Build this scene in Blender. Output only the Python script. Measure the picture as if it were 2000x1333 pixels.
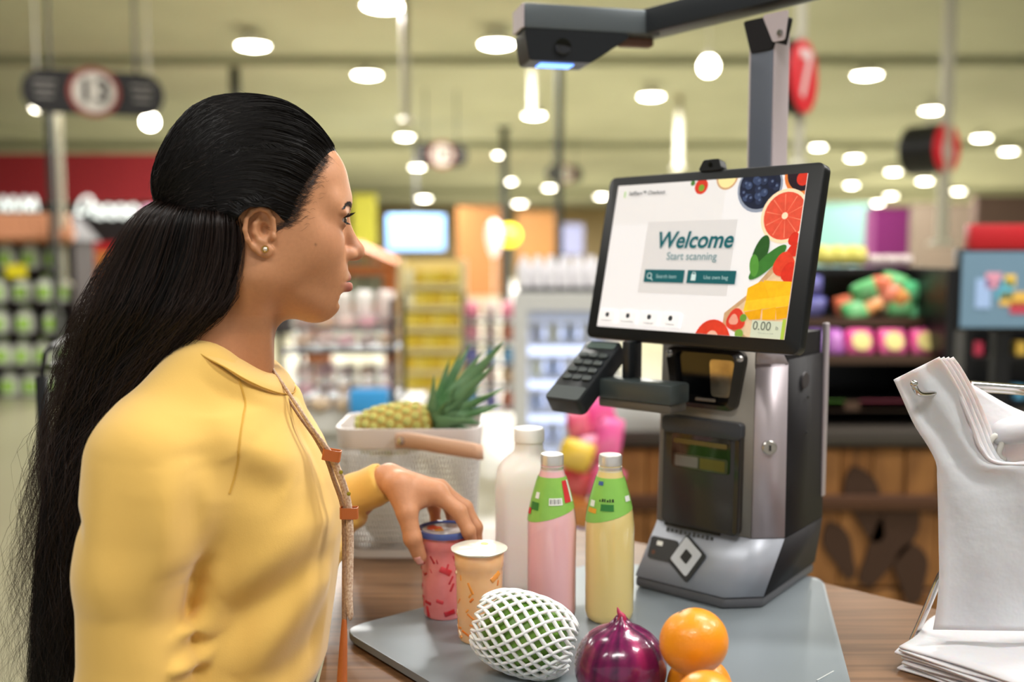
import bpy, bmesh, math, random
import numpy as np
from mathutils import Matrix, Vector, Euler

for _o in list(bpy.data.objects):
    bpy.data.objects.remove(_o, do_unlink=True)
SC = bpy.context.scene
COL = SC.collection
random.seed(7)
RNG = np.random.default_rng(7)
PI = math.pi

# ------------------------------------------------------------------ camera
CZ = 1.39                      # camera height
FPX = 1944.0                   # focal length in pixels of the 2000 px frame
PITCH = math.radians(5.0)
CEIL = CZ + 3.0
_cd = bpy.data.cameras.new('camera')
_cd.sensor_width = 36.0
_cd.lens = FPX * 36.0 / 2000.0
_cd.clip_start = 0.05
_cd.clip_end = 300
_cd.dof.use_dof = True
_cd.dof.focus_distance = 1.06
_cd.dof.aperture_fstop = 2.3
CAM = bpy.data.objects.new('camera', _cd)
CAM.location = (0, 0, CZ)
CAM.rotation_euler = (PI / 2 - PITCH, 0, 0)
COL.objects.link(CAM)
SC.camera = CAM

# ------------------------------------------------------------------ view, world
SC.view_settings.view_transform = 'Standard'
SC.view_settings.look = 'None'
SC.view_settings.gamma = 1.0
SC.view_settings.use_curve_mapping = False
SC.view_settings.exposure = 0.36
_w = bpy.data.worlds.new('daylight')
SC.world = _w
_w.use_nodes = True
_w.node_tree.nodes['Background'].inputs[0].default_value = (0.98, 0.99, 1.0, 1)
_w.node_tree.nodes['Background'].inputs[1].default_value = 0.45  # tuned as soft frontal fill, enters by the openings added in the front wall

# large soft lights: key and fill added above the frame, unseen (troughs built below)
ADDED_LAMPS = [  # (x, y, length x, length y, watts)
    (1.5, 2.3, 1.4, 0.5, 85), (-1.9, 2.3, 1.2, 0.4, 28), (-0.6, -1.3, 1.6, 0.5, 62),
    (2.4, 0.3, 1.6, 0.5, 92), (-2.8, -0.6, 1.4, 0.4, 30), (-4.5, 3.9, 1.4, .4, 45), (4.2, 2.6, 1.4, .4, 110), (-5.2, 7.2, 1.4, .4, 85), (7.5, 7.5, 1.4, .4, 90), (-0.6, 5.6, 1.4, .4, 90)]
for _i, (_x, _y, _lx, _ly, _p) in enumerate(ADDED_LAMPS):
    _l = bpy.data.lights.new('added_lamp', 'AREA')
    _l.shape = 'RECTANGLE'
    _l.size, _l.size_y = _lx, _ly
    _l.energy = _p
    _l.color = (1.0, 0.975, 0.945)
    _lo = bpy.data.objects.new('added_lamp', _l)
    _lo.location = (_x, _y, CEIL - 0.17)
    COL.objects.link(_lo)

# ------------------------------------------------------------------ helpers
def ray(x, y):
    a = (x - 1000.0) / FPX
    b = -(y - 666.5) / FPX
    c, s = math.cos(PITCH), math.sin(PITCH)
    return np.array([a, c + b * s, -s + b * c])

def W(x, y, d):
    """photo pixel + distance along world Y -> world point"""
    r = ray(x, y)
    p = r * (d / r[1])
    return np.array([p[0], p[1], p[2] + CZ])

def G(x, y, z):
    """photo pixel on the horizontal plane at world height z"""
    r = ray(x, y)
    p = r * ((z - CZ) / r[2])
    return np.array([p[0], p[1], z])

def lin(h):
    if isinstance(h, str):
        h = h.lstrip('#')
        c = [int(h[i:i + 2], 16) / 255 for i in (0, 2, 4)]
    else:
        c = [v / 255 for v in h]
    return tuple(v / 12.92 if v <= 0.04045 else ((v + 0.055) / 1.055) ** 2.4 for v in c)

MATS = {}
def mat(name, col=(200, 200, 200), rough=0.5, metal=0.0, spec=0.5, noise=None, bump=None, coat=0.0,
        trans=0.0, ior=1.45, sss=0.0, emit=None, attr=None, alpha=1.0, sheen=0.0, col2=None, wave=None, aniso=0.0):
    if name in MATS:
        return MATS[name]
    m = bpy.data.materials.new(name)
    m.use_nodes = True
    nt = m.node_tree
    b = nt.nodes['Principled BSDF']
    I = b.inputs
    c = (*lin(col), 1)
    I['Base Color'].default_value = c
    m.diffuse_color = c
    I['Roughness'].default_value = rough
    I['Metallic'].default_value = metal
    I['Specular IOR Level'].default_value = spec
    I['IOR'].default_value = ior
    I['Coat Weight'].default_value = coat
    I['Coat Roughness'].default_value = 0.08
    I['Transmission Weight'].default_value = trans
    I['Alpha'].default_value = alpha
    I['Sheen Weight'].default_value = sheen
    I['Anisotropic'].default_value = aniso
    if sss:
        I['Subsurface Weight'].default_value = sss
        I['Subsurface Radius'].default_value = (0.012, 0.005, 0.003)
        I['Subsurface Scale'].default_value = 0.5
    if emit:
        I['Emission Color'].default_value = (*lin(emit[0]), 1)
        I['Emission Strength'].default_value = emit[1]
    src = None
    tc = None
    def coord():
        nonlocal tc
        if tc is None:
            tc = nt.nodes.new('ShaderNodeTexCoord')
        return tc.outputs['Object']
    if attr:
        a = nt.nodes.new('ShaderNodeAttribute')
        a.attribute_name = attr
        src = a.outputs['Color']
    if noise or wave:
        mp = nt.nodes.new('ShaderNodeMapping')
        nt.links.new(coord(), mp.inputs[0])
        if wave:   # (scale vector, distortion, detail)
            mp.inputs['Scale'].default_value = wave[0]
            t = nt.nodes.new('ShaderNodeTexNoise')
            t.inputs['Scale'].default_value = 1.0
            t.inputs['Detail'].default_value = 6
            t.inputs['Distortion'].default_value = wave[1]
            amt = 1.0
        else:      # (scale, amount)
            t = nt.nodes.new('ShaderNodeTexNoise')
            t.inputs['Scale'].default_value = noise[0]
            t.inputs['Detail'].default_value = 5
            amt = noise[1]
        nt.links.new(mp.outputs[0], t.inputs['Vector'])
        rp = nt.nodes.new('ShaderNodeValToRGB')
        rp.color_ramp.elements[0].position = 0.32
        rp.color_ramp.elements[1].position = 0.68
        nt.links.new(t.outputs['Fac'], rp.inputs[0])
        mx = nt.nodes.new('ShaderNodeMix')
        mx.data_type = 'RGBA'
        ml = nt.nodes.new('ShaderNodeMath')
        ml.operation = 'MULTIPLY'
        ml.inputs[1].default_value = amt
        nt.links.new(rp.outputs[0], ml.inputs[0])
        nt.links.new(ml.outputs[0], mx.inputs[0])
        mx.inputs[6].default_value = c
        if src:
            nt.links.new(src, mx.inputs[6])
        mx.inputs[7].default_value = (*lin(col2), 1) if col2 else (c[0] * .55, c[1] * .55, c[2] * .55, 1)
        src = mx.outputs[2]
    if src:
        nt.links.new(src, I['Base Color'])
        if emit:
            nt.links.new(src, I['Emission Color'])
    if bump:       # (scale or vector, strength, distance)
        t = nt.nodes.new('ShaderNodeTexNoise')
        t.inputs['Detail'].default_value = 4
        mp = nt.nodes.new('ShaderNodeMapping')
        if isinstance(bump[0], tuple):
            mp.inputs['Scale'].default_value = bump[0]
            t.inputs['Scale'].default_value = 1
        else:
            t.inputs['Scale'].default_value = bump[0]
        nt.links.new(coord(), mp.inputs[0])
        nt.links.new(mp.outputs[0], t.inputs['Vector'])
        bp = nt.nodes.new('ShaderNodeBump')
        bp.inputs['Strength'].default_value = bump[1]
        bp.inputs['Distance'].default_value = bump[2]
        nt.links.new(t.outputs['Fac'], bp.inputs['Height'])
        nt.links.new(bp.outputs[0], I['Normal'])
    MATS[name] = m
    return m

def obj(name, me, m=None, parent=None, world=False, smooth=None):
    o = bpy.data.objects.new(name, me)
    COL.objects.link(o)
    if m is not None and len(me.materials) == 0:
        me.materials.append(m)
    if smooth is not None:
        me.shade_smooth()
        if smooth < 179:
            me.set_sharp_from_angle(angle=math.radians(smooth))
    if parent is not None:
        o.parent = parent
        if world:
            o.matrix_parent_inverse = Matrix.LocRotScale(parent.location, parent.rotation_euler, parent.scale).inverted()
    return o

def tag(o, label=None, cat=None, group=None, kind=None):
    if label: o['label'] = label
    if cat: o['category'] = cat
    if group: o['group'] = group
    if kind: o['kind'] = kind
    return o

def thing(name, label, cat, loc=(0, 0, 0), rz=0.0, group=None):
    o = bpy.data.objects.new(name, None)
    o.empty_display_size = 0.05
    COL.objects.link(o)
    o.location = tuple(float(v) for v in loc)
    o.rotation_euler = (0, 0, rz)
    return tag(o, label, cat, group)

def dup(root, loc, rz=None, label=None, group=None, scale=None):
    def cp(o, par):
        c = o.copy()
        COL.objects.link(c)
        c.parent = par
        for ch in list(o.children):
            cp(ch, c)
        return c
    r = cp(root, None)
    r.location = tuple(float(v) for v in loc)
    if rz is not None: r.rotation_euler = (0, 0, rz)
    if scale: r.scale = (scale,) * 3
    if label: r['label'] = label
    if group: r['group'] = group
    return r

def T3(loc=(0, 0, 0), rz=0.0, rx=0.0, ry=0.0, s=(1, 1, 1)):
    return Matrix.LocRotScale(Vector(loc), Euler((rx, ry, rz)), Vector(s))

class MB:
    def __init__(self):
        self.bm = bmesh.new()
    def _fin(self, vs, M, bev=0, seg=2):
        if M is not None:
            bmesh.ops.transform(self.bm, matrix=M, verts=vs)
        if bev:
            es = list({e for v in vs for e in v.link_edges})
            bmesh.ops.bevel(self.bm, geom=es, offset=bev, segments=seg, profile=0.5, affect='EDGES', clamp_overlap=True)
        return self
    def box(self, c, s, M=None, bev=0, seg=2, rz=0):
        r = bmesh.ops.create_cube(self.bm, size=1)
        vs = r['verts']
        bmesh.ops.transform(self.bm, matrix=T3(c, rz, s=s), verts=vs)
        return self._fin(vs, M, bev, seg)
    def prism(self, poly, z0, z1, M=None, bev=0, seg=2, top=None):
        top = top or poly
        a = [self.bm.verts.new((p[0], p[1], z0)) for p in poly]
        b = [self.bm.verts.new((p[0], p[1], z1)) for p in top]
        n = len(poly)
        self.bm.faces.new(a[::-1]); self.bm.faces.new(b)
        for i in range(n):
            j = (i + 1) % n
            self.bm.faces.new((a[i], a[j], b[j], b[i]))
        return self._fin(a + b, M, bev, seg)
    def loft(self, rings, M=None, caps=True, closed=True):
        rs = [[self.bm.verts.new(tuple(map(float, p))) for p in r] for r in rings]
        n = len(rs[0])
        for k in range(len(rs) - 1):
            for i in range(n if closed else n - 1):
                j = (i + 1) % n
                self.bm.faces.new((rs[k][i], rs[k][j], rs[k + 1][j], rs[k + 1][i]))
        if caps and closed:
            self.bm.faces.new(rs[0][::-1]); self.bm.faces.new(rs[-1])
        return self._fin([v for r in rs for v in r], M)
    def lathe(self, prof, seg=32, M=None, sx=1.0, sy=1.0):
        rings = []
        for r, z in prof:
            r = max(r, 1e-5)
            rings.append([(r * sx * math.cos(2 * PI * i / seg), r * sy * math.sin(2 * PI * i / seg), z) for i in range(seg)])
        return self.loft(rings, M)
    def tube(self, pts, r, seg=8, M=None, caps=True, flat=1.0, up=(0, 0, 1)):
        P = [Vector(tuple(map(float, p))) for p in pts]
        n = len(P)
        rr = r if isinstance(r, (list, tuple, np.ndarray)) else [r] * n
        rings = []
        nrm = None
        for i in range(n):
            t = (P[min(i + 1, n - 1)] - P[max(i - 1, 0)]).normalized()
            if nrm is None:
                u = Vector(up)
                if abs(u.dot(t)) > 0.95: u = Vector((1, 0, 0))
                nrm = (u - t * u.dot(t)).normalized()
            else:
                nrm = (nrm - t * nrm.dot(t)).normalized()
            bn = t.cross(nrm)
            rings.append([P[i] + (nrm * math.cos(2 * PI * k / seg) * flat + bn * math.sin(2 * PI * k / seg)) * float(rr[i]) for k in range(seg)])
        return self.loft(rings, M, caps)
    def ico(self, c, r, sub=2, M=None, s=(1, 1, 1)):
        vs = bmesh.ops.create_icosphere(self.bm, subdivisions=sub, radius=r)['verts']
        bmesh.ops.transform(self.bm, matrix=T3(c, s=s), verts=vs)
        return self._fin(vs, M)
    def sheet(self, grid, M=None):
        return self.loft(grid, M, caps=False, closed=False)
    def mesh(self, name='mesh'):
        bmesh.ops.recalc_face_normals(self.bm, faces=self.bm.faces)
        me = bpy.data.meshes.new(name)
        self.bm.to_mesh(me)
        self.bm.free()
        return me
    def build(self, name, m, parent=None, smooth=35, world=False):
        return obj(name, self.mesh(name), m, parent, world, smooth)

def rrect(w, h, r, n=5, cx=0, cy=0):
    out = []
    for (sx, sy, a0) in ((1, 1, 0), (-1, 1, 90), (-1, -1, 180), (1, -1, 270)):
        for i in range(n + 1):
            a = math.radians(a0 + 90 * i / n)
            out.append((cx + sx * (w / 2 - r) + r * math.cos(a), cy + sy * (h / 2 - r) + r * math.sin(a)))
    return out

def roundpoly(pts, r, n=6):
    out = []
    N = len(pts)
    for i in range(N):
        p0, p, p1 = [Vector(pts[k % N]) for k in (i - 1, i, i + 1)]
        a = (p0 - p).normalized(); b = (p1 - p).normalized()
        h = math.acos(max(-1, min(1, a.dot(b)))) / 2
        d = min(r / math.tan(h), 0.45 * min((p0 - p).length, (p1 - p).length))
        q0, q1 = p + a * d, p + b * d
        for k in range(n + 1):
            t = k / n
            out.append(tuple(q0 * (1 - t) ** 2 + p * 2 * t * (1 - t) + q1 * t * t))
    return out

def text_mesh(s, size, extrude=0.0, bold=0.0, shear=0.0, align='CENTER', M=None, space=1.0):
    cu = bpy.data.curves.new('text', 'FONT')
    cu.body = s; cu.size = size; cu.extrude = extrude; cu.offset = bold; cu.shear = shear
    cu.align_x = align; cu.align_y = 'CENTER'; cu.resolution_u = 4; cu.space_character = space
    o = bpy.data.objects.new('text', cu)
    COL.objects.link(o)
    dg = bpy.context.evaluated_depsgraph_get()
    me = bpy.data.meshes.new_from_object(o.evaluated_get(dg))
    bpy.data.objects.remove(o, do_unlink=True)
    me.materials.clear()
    if M is not None: me.transform(M)
    return me

def catmull(P, n):
    """resample control points (k x d array) into n points on a Catmull-Rom curve"""
    P = np.asarray(P, float)
    k = len(P)
    t = np.linspace(0, k - 1, n)
    i = np.clip(t.astype(int), 0, k - 2)
    f = (t - i)[:, None]
    p0 = P[np.clip(i - 1, 0, k - 1)]; p1 = P[i]; p2 = P[i + 1]; p3 = P[np.clip(i + 2, 0, k - 1)]
    return 0.5 * (2 * p1 + (p2 - p0) * f + (2 * p0 - 5 * p1 + 4 * p2 - p3) * f ** 2 + (3 * p1 - p0 - 3 * p2 + p3) * f ** 3)

# ---- signed distance modelling (smooth unions, then surface nets)
def v3(p): return np.asarray(p, np.float32)

class SDF:
    def __init__(self):
        self.ops = []
    def _add(self, op, fn, k, lo, hi):
        pad = abs(k) + 0.012
        self.ops.append((op, fn, k, v3(lo) - pad, v3(hi) + pad))
        return self
    def cap(self, a, b, ra, rb, k=0.01, op='u', sq=None):
        """tapered capsule; sq=(axis vector, factor) flattens it across the axis"""
        a, b = v3(a), v3(b)
        ab = b - a
        L2 = float(ab @ ab) + 1e-12
        def f(p):
            q = p - a
            t = np.clip((q @ ab) / L2, 0, 1)
            dv = q - t[..., None] * ab
            if sq is not None:
                ax = v3(sq[0]); ax = ax / np.linalg.norm(ax)
                dv = dv + ((dv @ ax) * (1.0 / sq[1] - 1.0))[..., None] * ax
            return np.linalg.norm(dv, axis=-1) - (ra + (rb - ra) * t)
        r = max(ra, rb) * (max(1, sq[1]) if sq else 1)
        return self._add(op, f, k, np.minimum(a, b) - r, np.maximum(a, b) + r)
    def ell(self, c, r, k=0.01, op='u', R=None):
        c, r = v3(c), v3(r)
        Rm = np.eye(3, dtype=np.float32) if R is None else np.asarray(Euler(R).to_matrix(), np.float32)
        def f(p):
            q = (p - c) @ Rm
            k0 = np.linalg.norm(q / r, axis=-1)
            k1 = np.linalg.norm(q / (r * r), axis=-1) + 1e-9
            return k0 * (k0 - 1.0) / k1
        m = float(r.max())
        ext = np.abs(Rm) @ r
        return self._add(op, f, k, c - ext, c + ext)
    def fn(self, f, lo, hi, k=0.01, op='u'):
        return self._add(op, f, k, lo, hi)
    @staticmethod
    def _mix(op, d, v, k):
        if op == 'd':                       # displacement
            return d + v
        if op == 's':                       # smooth subtraction
            v = -v
            h = np.maximum(k - np.abs(d - v), 0) / max(k, 1e-6)
            return np.maximum(d, v) + h * h * k * 0.25
        h = np.maximum(k - np.abs(d - v), 0) / max(k, 1e-6)
        return np.minimum(d, v) - h * h * k * 0.25
    def at(self, p):
        p = np.asarray(p, np.float32)
        d = np.full(p.shape[:-1], 9.0, np.float32)
        for op, fn, k, lo, hi in self.ops:
            m = np.all((p > lo) & (p < hi), axis=-1)
            if m.any():
                d[m] = self._mix(op, d[m], fn(p[m]), k)
        return d
    def grad(self, p, e=0.001):
        g = np.stack([self.at(p + v3(x) * e) - self.at(p - v3(x) * e) for x in ((1, 0, 0), (0, 1, 0), (0, 0, 1))], -1)
        return g / (np.linalg.norm(g, axis=-1, keepdims=True) + 1e-9)
    def snap(self, p, off=0.0, it=4, lim=0.03):
        p = np.asarray(p, np.float32)
        for _ in range(it):
            p = p - self.grad(p) * np.clip(self.at(p) - off, -lim, lim)[..., None]
        return p
    def mesh(self, lo, hi, h, name='body'):
        lo, hi = v3(lo), v3(hi)
        n = np.ceil((hi - lo) / h).astype(int) + 1
        ax = [lo[i] + np.arange(n[i], dtype=np.float32) * h for i in range(3)]
        D = np.full(n, 9.0, np.float32)
        for op, fn, k, l, u in self.ops:
            s = []
            for i in range(3):
                a = np.searchsorted(ax[i], l[i]); b = np.searchsorted(ax[i], u[i])
                s.append(slice(a, b))
            if any(x.stop <= x.start for x in s): continue
            p = np.stack(np.meshgrid(ax[0][s[0]], ax[1][s[1]], ax[2][s[2]], indexing='ij'), -1)
            D[tuple(s)] = self._mix(op, D[tuple(s)], fn(p), k)
        return nets(D, lo, h, name)

def nets(D, lo, h, name):
    S = D < 0
    nx, ny, nz = D.shape
    c = [S[i:nx - 1 + i, j:ny - 1 + j, k:nz - 1 + k] for i in (0, 1) for j in (0, 1) for k in (0, 1)]
    cnt = sum(x.astype(np.int8) for x in c)
    I, J, K = np.nonzero((cnt > 0) & (cnt < 8))
    idx = np.full((nx - 1, ny - 1, nz - 1), -1, np.int64)
    idx[I, J, K] = np.arange(len(I))
    acc = np.zeros((len(I), 3)); w = np.zeros(len(I))
    for a in range(3):
        o = [x for x in range(3) if x != a]
        for u in (0, 1):
            for v in (0, 1):
                p0 = [I, J, K]; off = [0, 0, 0]
                off[o[0]] = u; off[o[1]] = v
                q0 = [p0[x] + off[x] for x in range(3)]
                q1 = list(q0); q1[a] = q1[a] + 1
                d0 = D[tuple(q0)]; d1 = D[tuple(q1)]
                m = (d0 < 0) != (d1 < 0)
                t = np.where(m, d0 / np.where(d0 - d1 == 0, 1, d0 - d1), 0)
                pos = np.zeros((len(I), 3)); pos[:] = off
                pos[:, a] = t
                acc[m] += pos[m]; w[m] += 1
    V = lo + h * (np.stack([I, J, K], 1) + acc / w[:, None])
    F = []
    for a in range(3):
        o = [(a + 1) % 3, (a + 2) % 3]
        s0 = [slice(None)] * 3; s1 = [slice(None)] * 3
        s0[a] = slice(0, -1); s1[a] = slice(1, None)
        A, B = S[tuple(s0)], S[tuple(s1)]
        m = A != B
        e = np.stack(np.nonzero(m), 1)
        ok = (e[:, o[0]] > 0) & (e[:, o[1]] > 0) & (e[:, o[0]] < D.shape[o[0]] - 1) & (e[:, o[1]] < D.shape[o[1]] - 1)
        e = e[ok]
        flip = A[tuple(e.T)]
        q = []
        for du, dv in ((-1, -1), (0, -1), (0, 0), (-1, 0)):
            f = e.copy(); f[:, o[0]] += du; f[:, o[1]] += dv
            q.append(idx[tuple(f.T)])
        q = np.stack(q, 1)
        q[~flip] = q[~flip][:, ::-1]
        F.append(q)
    F = np.concatenate(F)
    F = F[(F >= 0).all(1)]
    return np_mesh(V, F, name)

def np_mesh(V, F, name='mesh'):
    """V n x 3, F m x k array (same k)"""
    me = bpy.data.meshes.new(name)
    V = np.ascontiguousarray(V, np.float32); F = np.ascontiguousarray(F, np.int32)
    k = F.shape[1]
    me.vertices.add(len(V)); me.loops.add(F.size); me.polygons.add(len(F))
    me.vertices.foreach_set('co', V.ravel())
    me.loops.foreach_set('vertex_index', F.ravel())
    me.polygons.foreach_set('loop_start', np.arange(0, F.size, k, dtype=np.int32))
    me.update(calc_edges=True)
    me.validate()
    return me

def coords(me):
    a = np.empty(len(me.vertices) * 3, np.float32)
    me.vertices.foreach_get('co', a)
    return a.reshape(-1, 3)

def set_col(me, C, name='col'):
    at = me.attributes.new(name, 'FLOAT_COLOR', 'POINT')
    C4 = np.ones((len(C), 4), np.float32); C4[:, :3] = C
    at.data.foreach_set('color', C4.ravel())

def strands(paths, rad, seg=3, name='strands'):
    """paths: n x m x 3 array of strand points; thin tapered tubes in one mesh. rad: n array or scalar"""
    P = np.asarray(paths, np.float32)
    n, m, _ = P.shape
    T = np.gradient(P, axis=1)
    T /= np.linalg.norm(T, axis=-1, keepdims=True) + 1e-9
    ref = np.zeros_like(T); ref[..., 1] = 1.0
    bad = np.abs(T[..., 1]) > 0.92
    ref[bad] = (1, 0, 0)
    N = np.cross(T, ref); N /= np.linalg.norm(N, axis=-1, keepdims=True) + 1e-9
    B = np.cross(T, N)
    rad = np.broadcast_to(np.asarray(rad, np.float32), (n,))[:, None] * np.interp(np.linspace(0, 1, m), [0, .08, .7, 1], [.6, 1, .9, .15])[None, :]
    V = np.empty((n, m, seg, 3), np.float32)
    for s in range(seg):
        a = 2 * PI * s / seg
        V[:, :, s] = P + (N * math.cos(a) + B * math.sin(a)) * rad[..., None]
    base = (np.arange(n)[:, None, None] * m + np.arange(m - 1)[None, :, None]) * seg
    s = np.arange(seg)[None, None, :]
    s2 = (s + 1) % seg
    F = np.stack([base + s, base + s2, base + seg + s2, base + seg + s], -1).reshape(-1, 4)
    return np_mesh(V.reshape(-1, 3), F, name)

# ------------------------------------------------------------------ the store: floor, ceiling, walls
M_ceil = mat('ceiling_deck', '#bcbeaa', 0.9, noise=(0.5, 0.6), col2='#a3a590')
M_beam = mat('ceiling_beam', '#a0a28e', 0.85)
M_floor = mat('polished_floor', '#8c876e', 0.3, noise=(1.2, 0.25), col2='#7c775e')
M_wall = mat('far_wall_paint', '#b9a276', 0.8)
M_black = mat('black_metal', '#0d0d0f', 0.4)
M_dkgrey = mat('dark_grey_metal', '#2b2b2d', 0.5)
M_white = mat('white_paint', '#e4e2dc', 0.5)
M_red = mat('red_paint', '#b3161f', 0.45)
M_maroon = mat('maroon_panel', '#8c1f26', 0.6)
M_wood_o = mat('orange_wood', '#b9692a', 0.5, wave=((3, 3, 20), 1.0), col2='#8f4a1c')
M_glow = mat('lit_diffuser', '#ffffff', 0.4, emit=('#fff6e0', 34.0))
M_glow_far = mat('lit_diffuser_far', '#ffffff', 0.4, emit=('#fff6e0', 26.0))

def struct(o):
    o['kind'] = 'structure'
    return o
XL, XR, YB, YF = -26.0, 30.0, -5.0, 66.0
struct(MB().box(((XL + XR) / 2, (YB + YF) / 2, -0.05), (XR - XL, YF - YB, 0.1)).build('floor', M_floor))
ceil = struct(MB().box(((XL + XR) / 2, (YB + YF) / 2, CEIL + 0.05), (XR - XL, YF - YB, 0.1)).build('ceiling', M_ceil))
struct(MB().box((XL - .05, (YB + YF) / 2, CEIL / 2), (0.1, YF - YB, CEIL)).build('wall_left', M_wall))
struct(MB().box((XR + .05, (YB + YF) / 2, CEIL / 2), (0.1, YF - YB, CEIL)).build('wall_right', M_wall))
struct(MB().box(((XL + XR) / 2, YF + .05, CEIL / 2), (XR - XL, 0.1, CEIL)).build('wall_far', M_wall))
# store front behind the checkouts: unseen; low sill and header, openings added so world light fills from the front
b = MB()
b.box(((XL + XR) / 2, YB - .1, 0.3), (XR - XL, 0.2, 0.6))
b.box(((XL + XR) / 2, YB - .1, CEIL - 0.35), (XR - XL, 0.2, 0.7))
for i in range(9):
    b.box((XL + (XR - XL) * i / 8, YB - .1, CEIL / 2), (0.3, 0.2, CEIL))
struct(b.build('wall_front', M_white))
# roof beams below the deck
for i, (y, t) in enumerate(((15.5, .14), (27, .2), (46, .3))):
    struct(MB().box(((XL + XR) / 2, y, CEIL - t / 2), (XR - XL, t, t)).build('trim_%d' % (i + 1), M_beam))
for i, x in enumerate((-12, 12.5)):
    struct(MB().box((x, 33, CEIL - .06), (.14, 62, .12)).build('trim_%d' % (i + 10), M_beam))

# ------------------------------------------------------------------ ceiling lights
def light_proto(far):
    t = thing('ceiling_light', 'round glowing ceiling light on the store ceiling', 'ceiling light')
    MB().lathe([(.06, .13), (.09, .13), (.2, .02), (.215, 0), (.205, -.004), (.19, .0), (.085, .11), (.06, .12)], 24).build('housing', M_white, t)
    MB().lathe([(.0, -.035), (.1, -.03), (.17, -.012), (.19, .004), (.17, .014), (.0, .02)], 20).build('diffuser', M_glow_far if far else M_glow, t)
    MB().tube([(0, 0, .12), (0, 0, .22)], .018, 6).build('stem', M_white, t)
    return t
LP = light_proto(True)
light_px = [(750, 12, 1.25), (494, 90, 1.1), (970, 87, 1.15), (717, 147, 1.1), (1272, 189, 1.1), (1043, 226, 1.1), (791, 268, .95), (1693, 147, 1.1),
            (1820, 216, 1.05), (1917, 270, 1.0), (1970, 296, .95), (1668, 309, .95), (1745, 336, .95), (1598, 288, .85), (1806, 354, 1.0),
            (1872, 374, .9), (815, 327, .95), (977, 303, .8), (995, 355, .9), (1073, 367, .9), (1015, 398, 1.1), (828, 388, 1.1),
            (1175, 384, .95), (1645, 378, 1.0), (1663, 362, .9), (1740, 383, .9), (1713, 397, 1.0), (1790, 405, .9), (610, 300, .9), (560, 250, .9), (420, 330, .9)]
LLAB = {0: 'large round ceiling light beside the pale thick hanging rod', 1: 'large round ceiling light over the dark haired head', 2: 'large round ceiling light beside the overhead camera pod',
        3: 'round ceiling light lower along the pale thick rod', 4: 'round ceiling light between the camera pod and the monitor', 5: 'round ceiling light at the end of the rod by the dark post',
        6: 'round ceiling light just above the small aisle sign', 7: 'round ceiling light beside the red number seven sign', 8: 'round ceiling light above the black drum of the smaller lane sign',
        9: 'round ceiling light just past the smaller red lane sign', 10: 'round ceiling light second past the smaller red lane sign', 16: 'round ceiling light under the small aisle sign'}
for i, (x, y, s) in enumerate(light_px):
    p = G(x, y, CEIL - .22)
    if p[1] > 64: p = W(x, y, 62.0)
    far = p[1] > 25
    o = LP if i == 0 else dup(LP, p)
    o.location = tuple(map(float, p))
    k = 1.0 + max(0, p[1] - 22) * .022
    o.scale = (s * k,) * 3
    o['group'] = 'round ceiling lights receding over the store'
    o['label'] = LLAB.get(i, 'small round ceiling light far back in the store')
    l = bpy.data.lights.new('fixture_lamp', 'AREA')
    l.shape = 'DISK'; l.size = .38 * s * k; l.energy = 255 * k ** 1.5 * (1.4 if p[1] > 16 else 1.0); l.color = (1.0, .98, .94)
    lo = bpy.data.objects.new('fixture_lamp', l)
    COL.objects.link(lo)
    lo.location = (float(p[0]), float(p[1]), float(p[2]) - .06 * s * k)
# unseen troughs for the added key and fill lamps (above the frame)
for i, (x, y, lx, ly, p) in enumerate(ADDED_LAMPS):
    t = thing('added_trough', 'long white lamp trough added above the frame to light the scene', 'ceiling lamp', (x, y, CEIL - .16), 0, 'added lamp troughs above the frame')
    b = MB()
    for s in (-1, 1):
        b.box((0, s * (ly / 2 + .02), .04), (lx + .08, .04, .12)); b.box((s * (lx / 2 + .02), 0, .04), (.04, ly, .12))
    b.box((0, 0, .09), (lx + .08, ly + .08, .04))
    b.build('housing', M_white, t)
    MB().tube([(0, 0, .1), (0, 0, .158)], .02, 6).build('stem', M_white, t)
# pendant lamps with stems
for (x, y, Y, s, lab) in ((74, 203, 9.3, .72, 'small bright pendant lamp under the long end of the dark aisle sign'),
                     (293, 238, 10.2, .74, 'small bright pendant lamp under the rounded end of the dark aisle sign'),
                     (1384, 130, 11.5, 1.0, 'bulb shaped glowing pendant lamp hanging on a white rod')):
    p = W(x, y, Y)
    t = thing('pendant_lamp', lab, 'lamp', p)
    MB().lathe([(.0, -.1 * s), (.06 * s, -.085 * s), (.095 * s, -.04 * s), (.1 * s, .02 * s), (.07 * s, .08 * s), (.035 * s, .11 * s), (.0, .115 * s)], 18).build('bulb', M_glow_far, t)
    MB().tube([(0, 0, .1 * s), (0, 0, CEIL - p[2])], .007, 8).build('rod', M_white, t)
    MB().lathe([(.04, .09 * s), (.055, .1 * s), (.05, .16 * s), (.02, .18 * s)], 12).build('socket', M_white, t)
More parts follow.
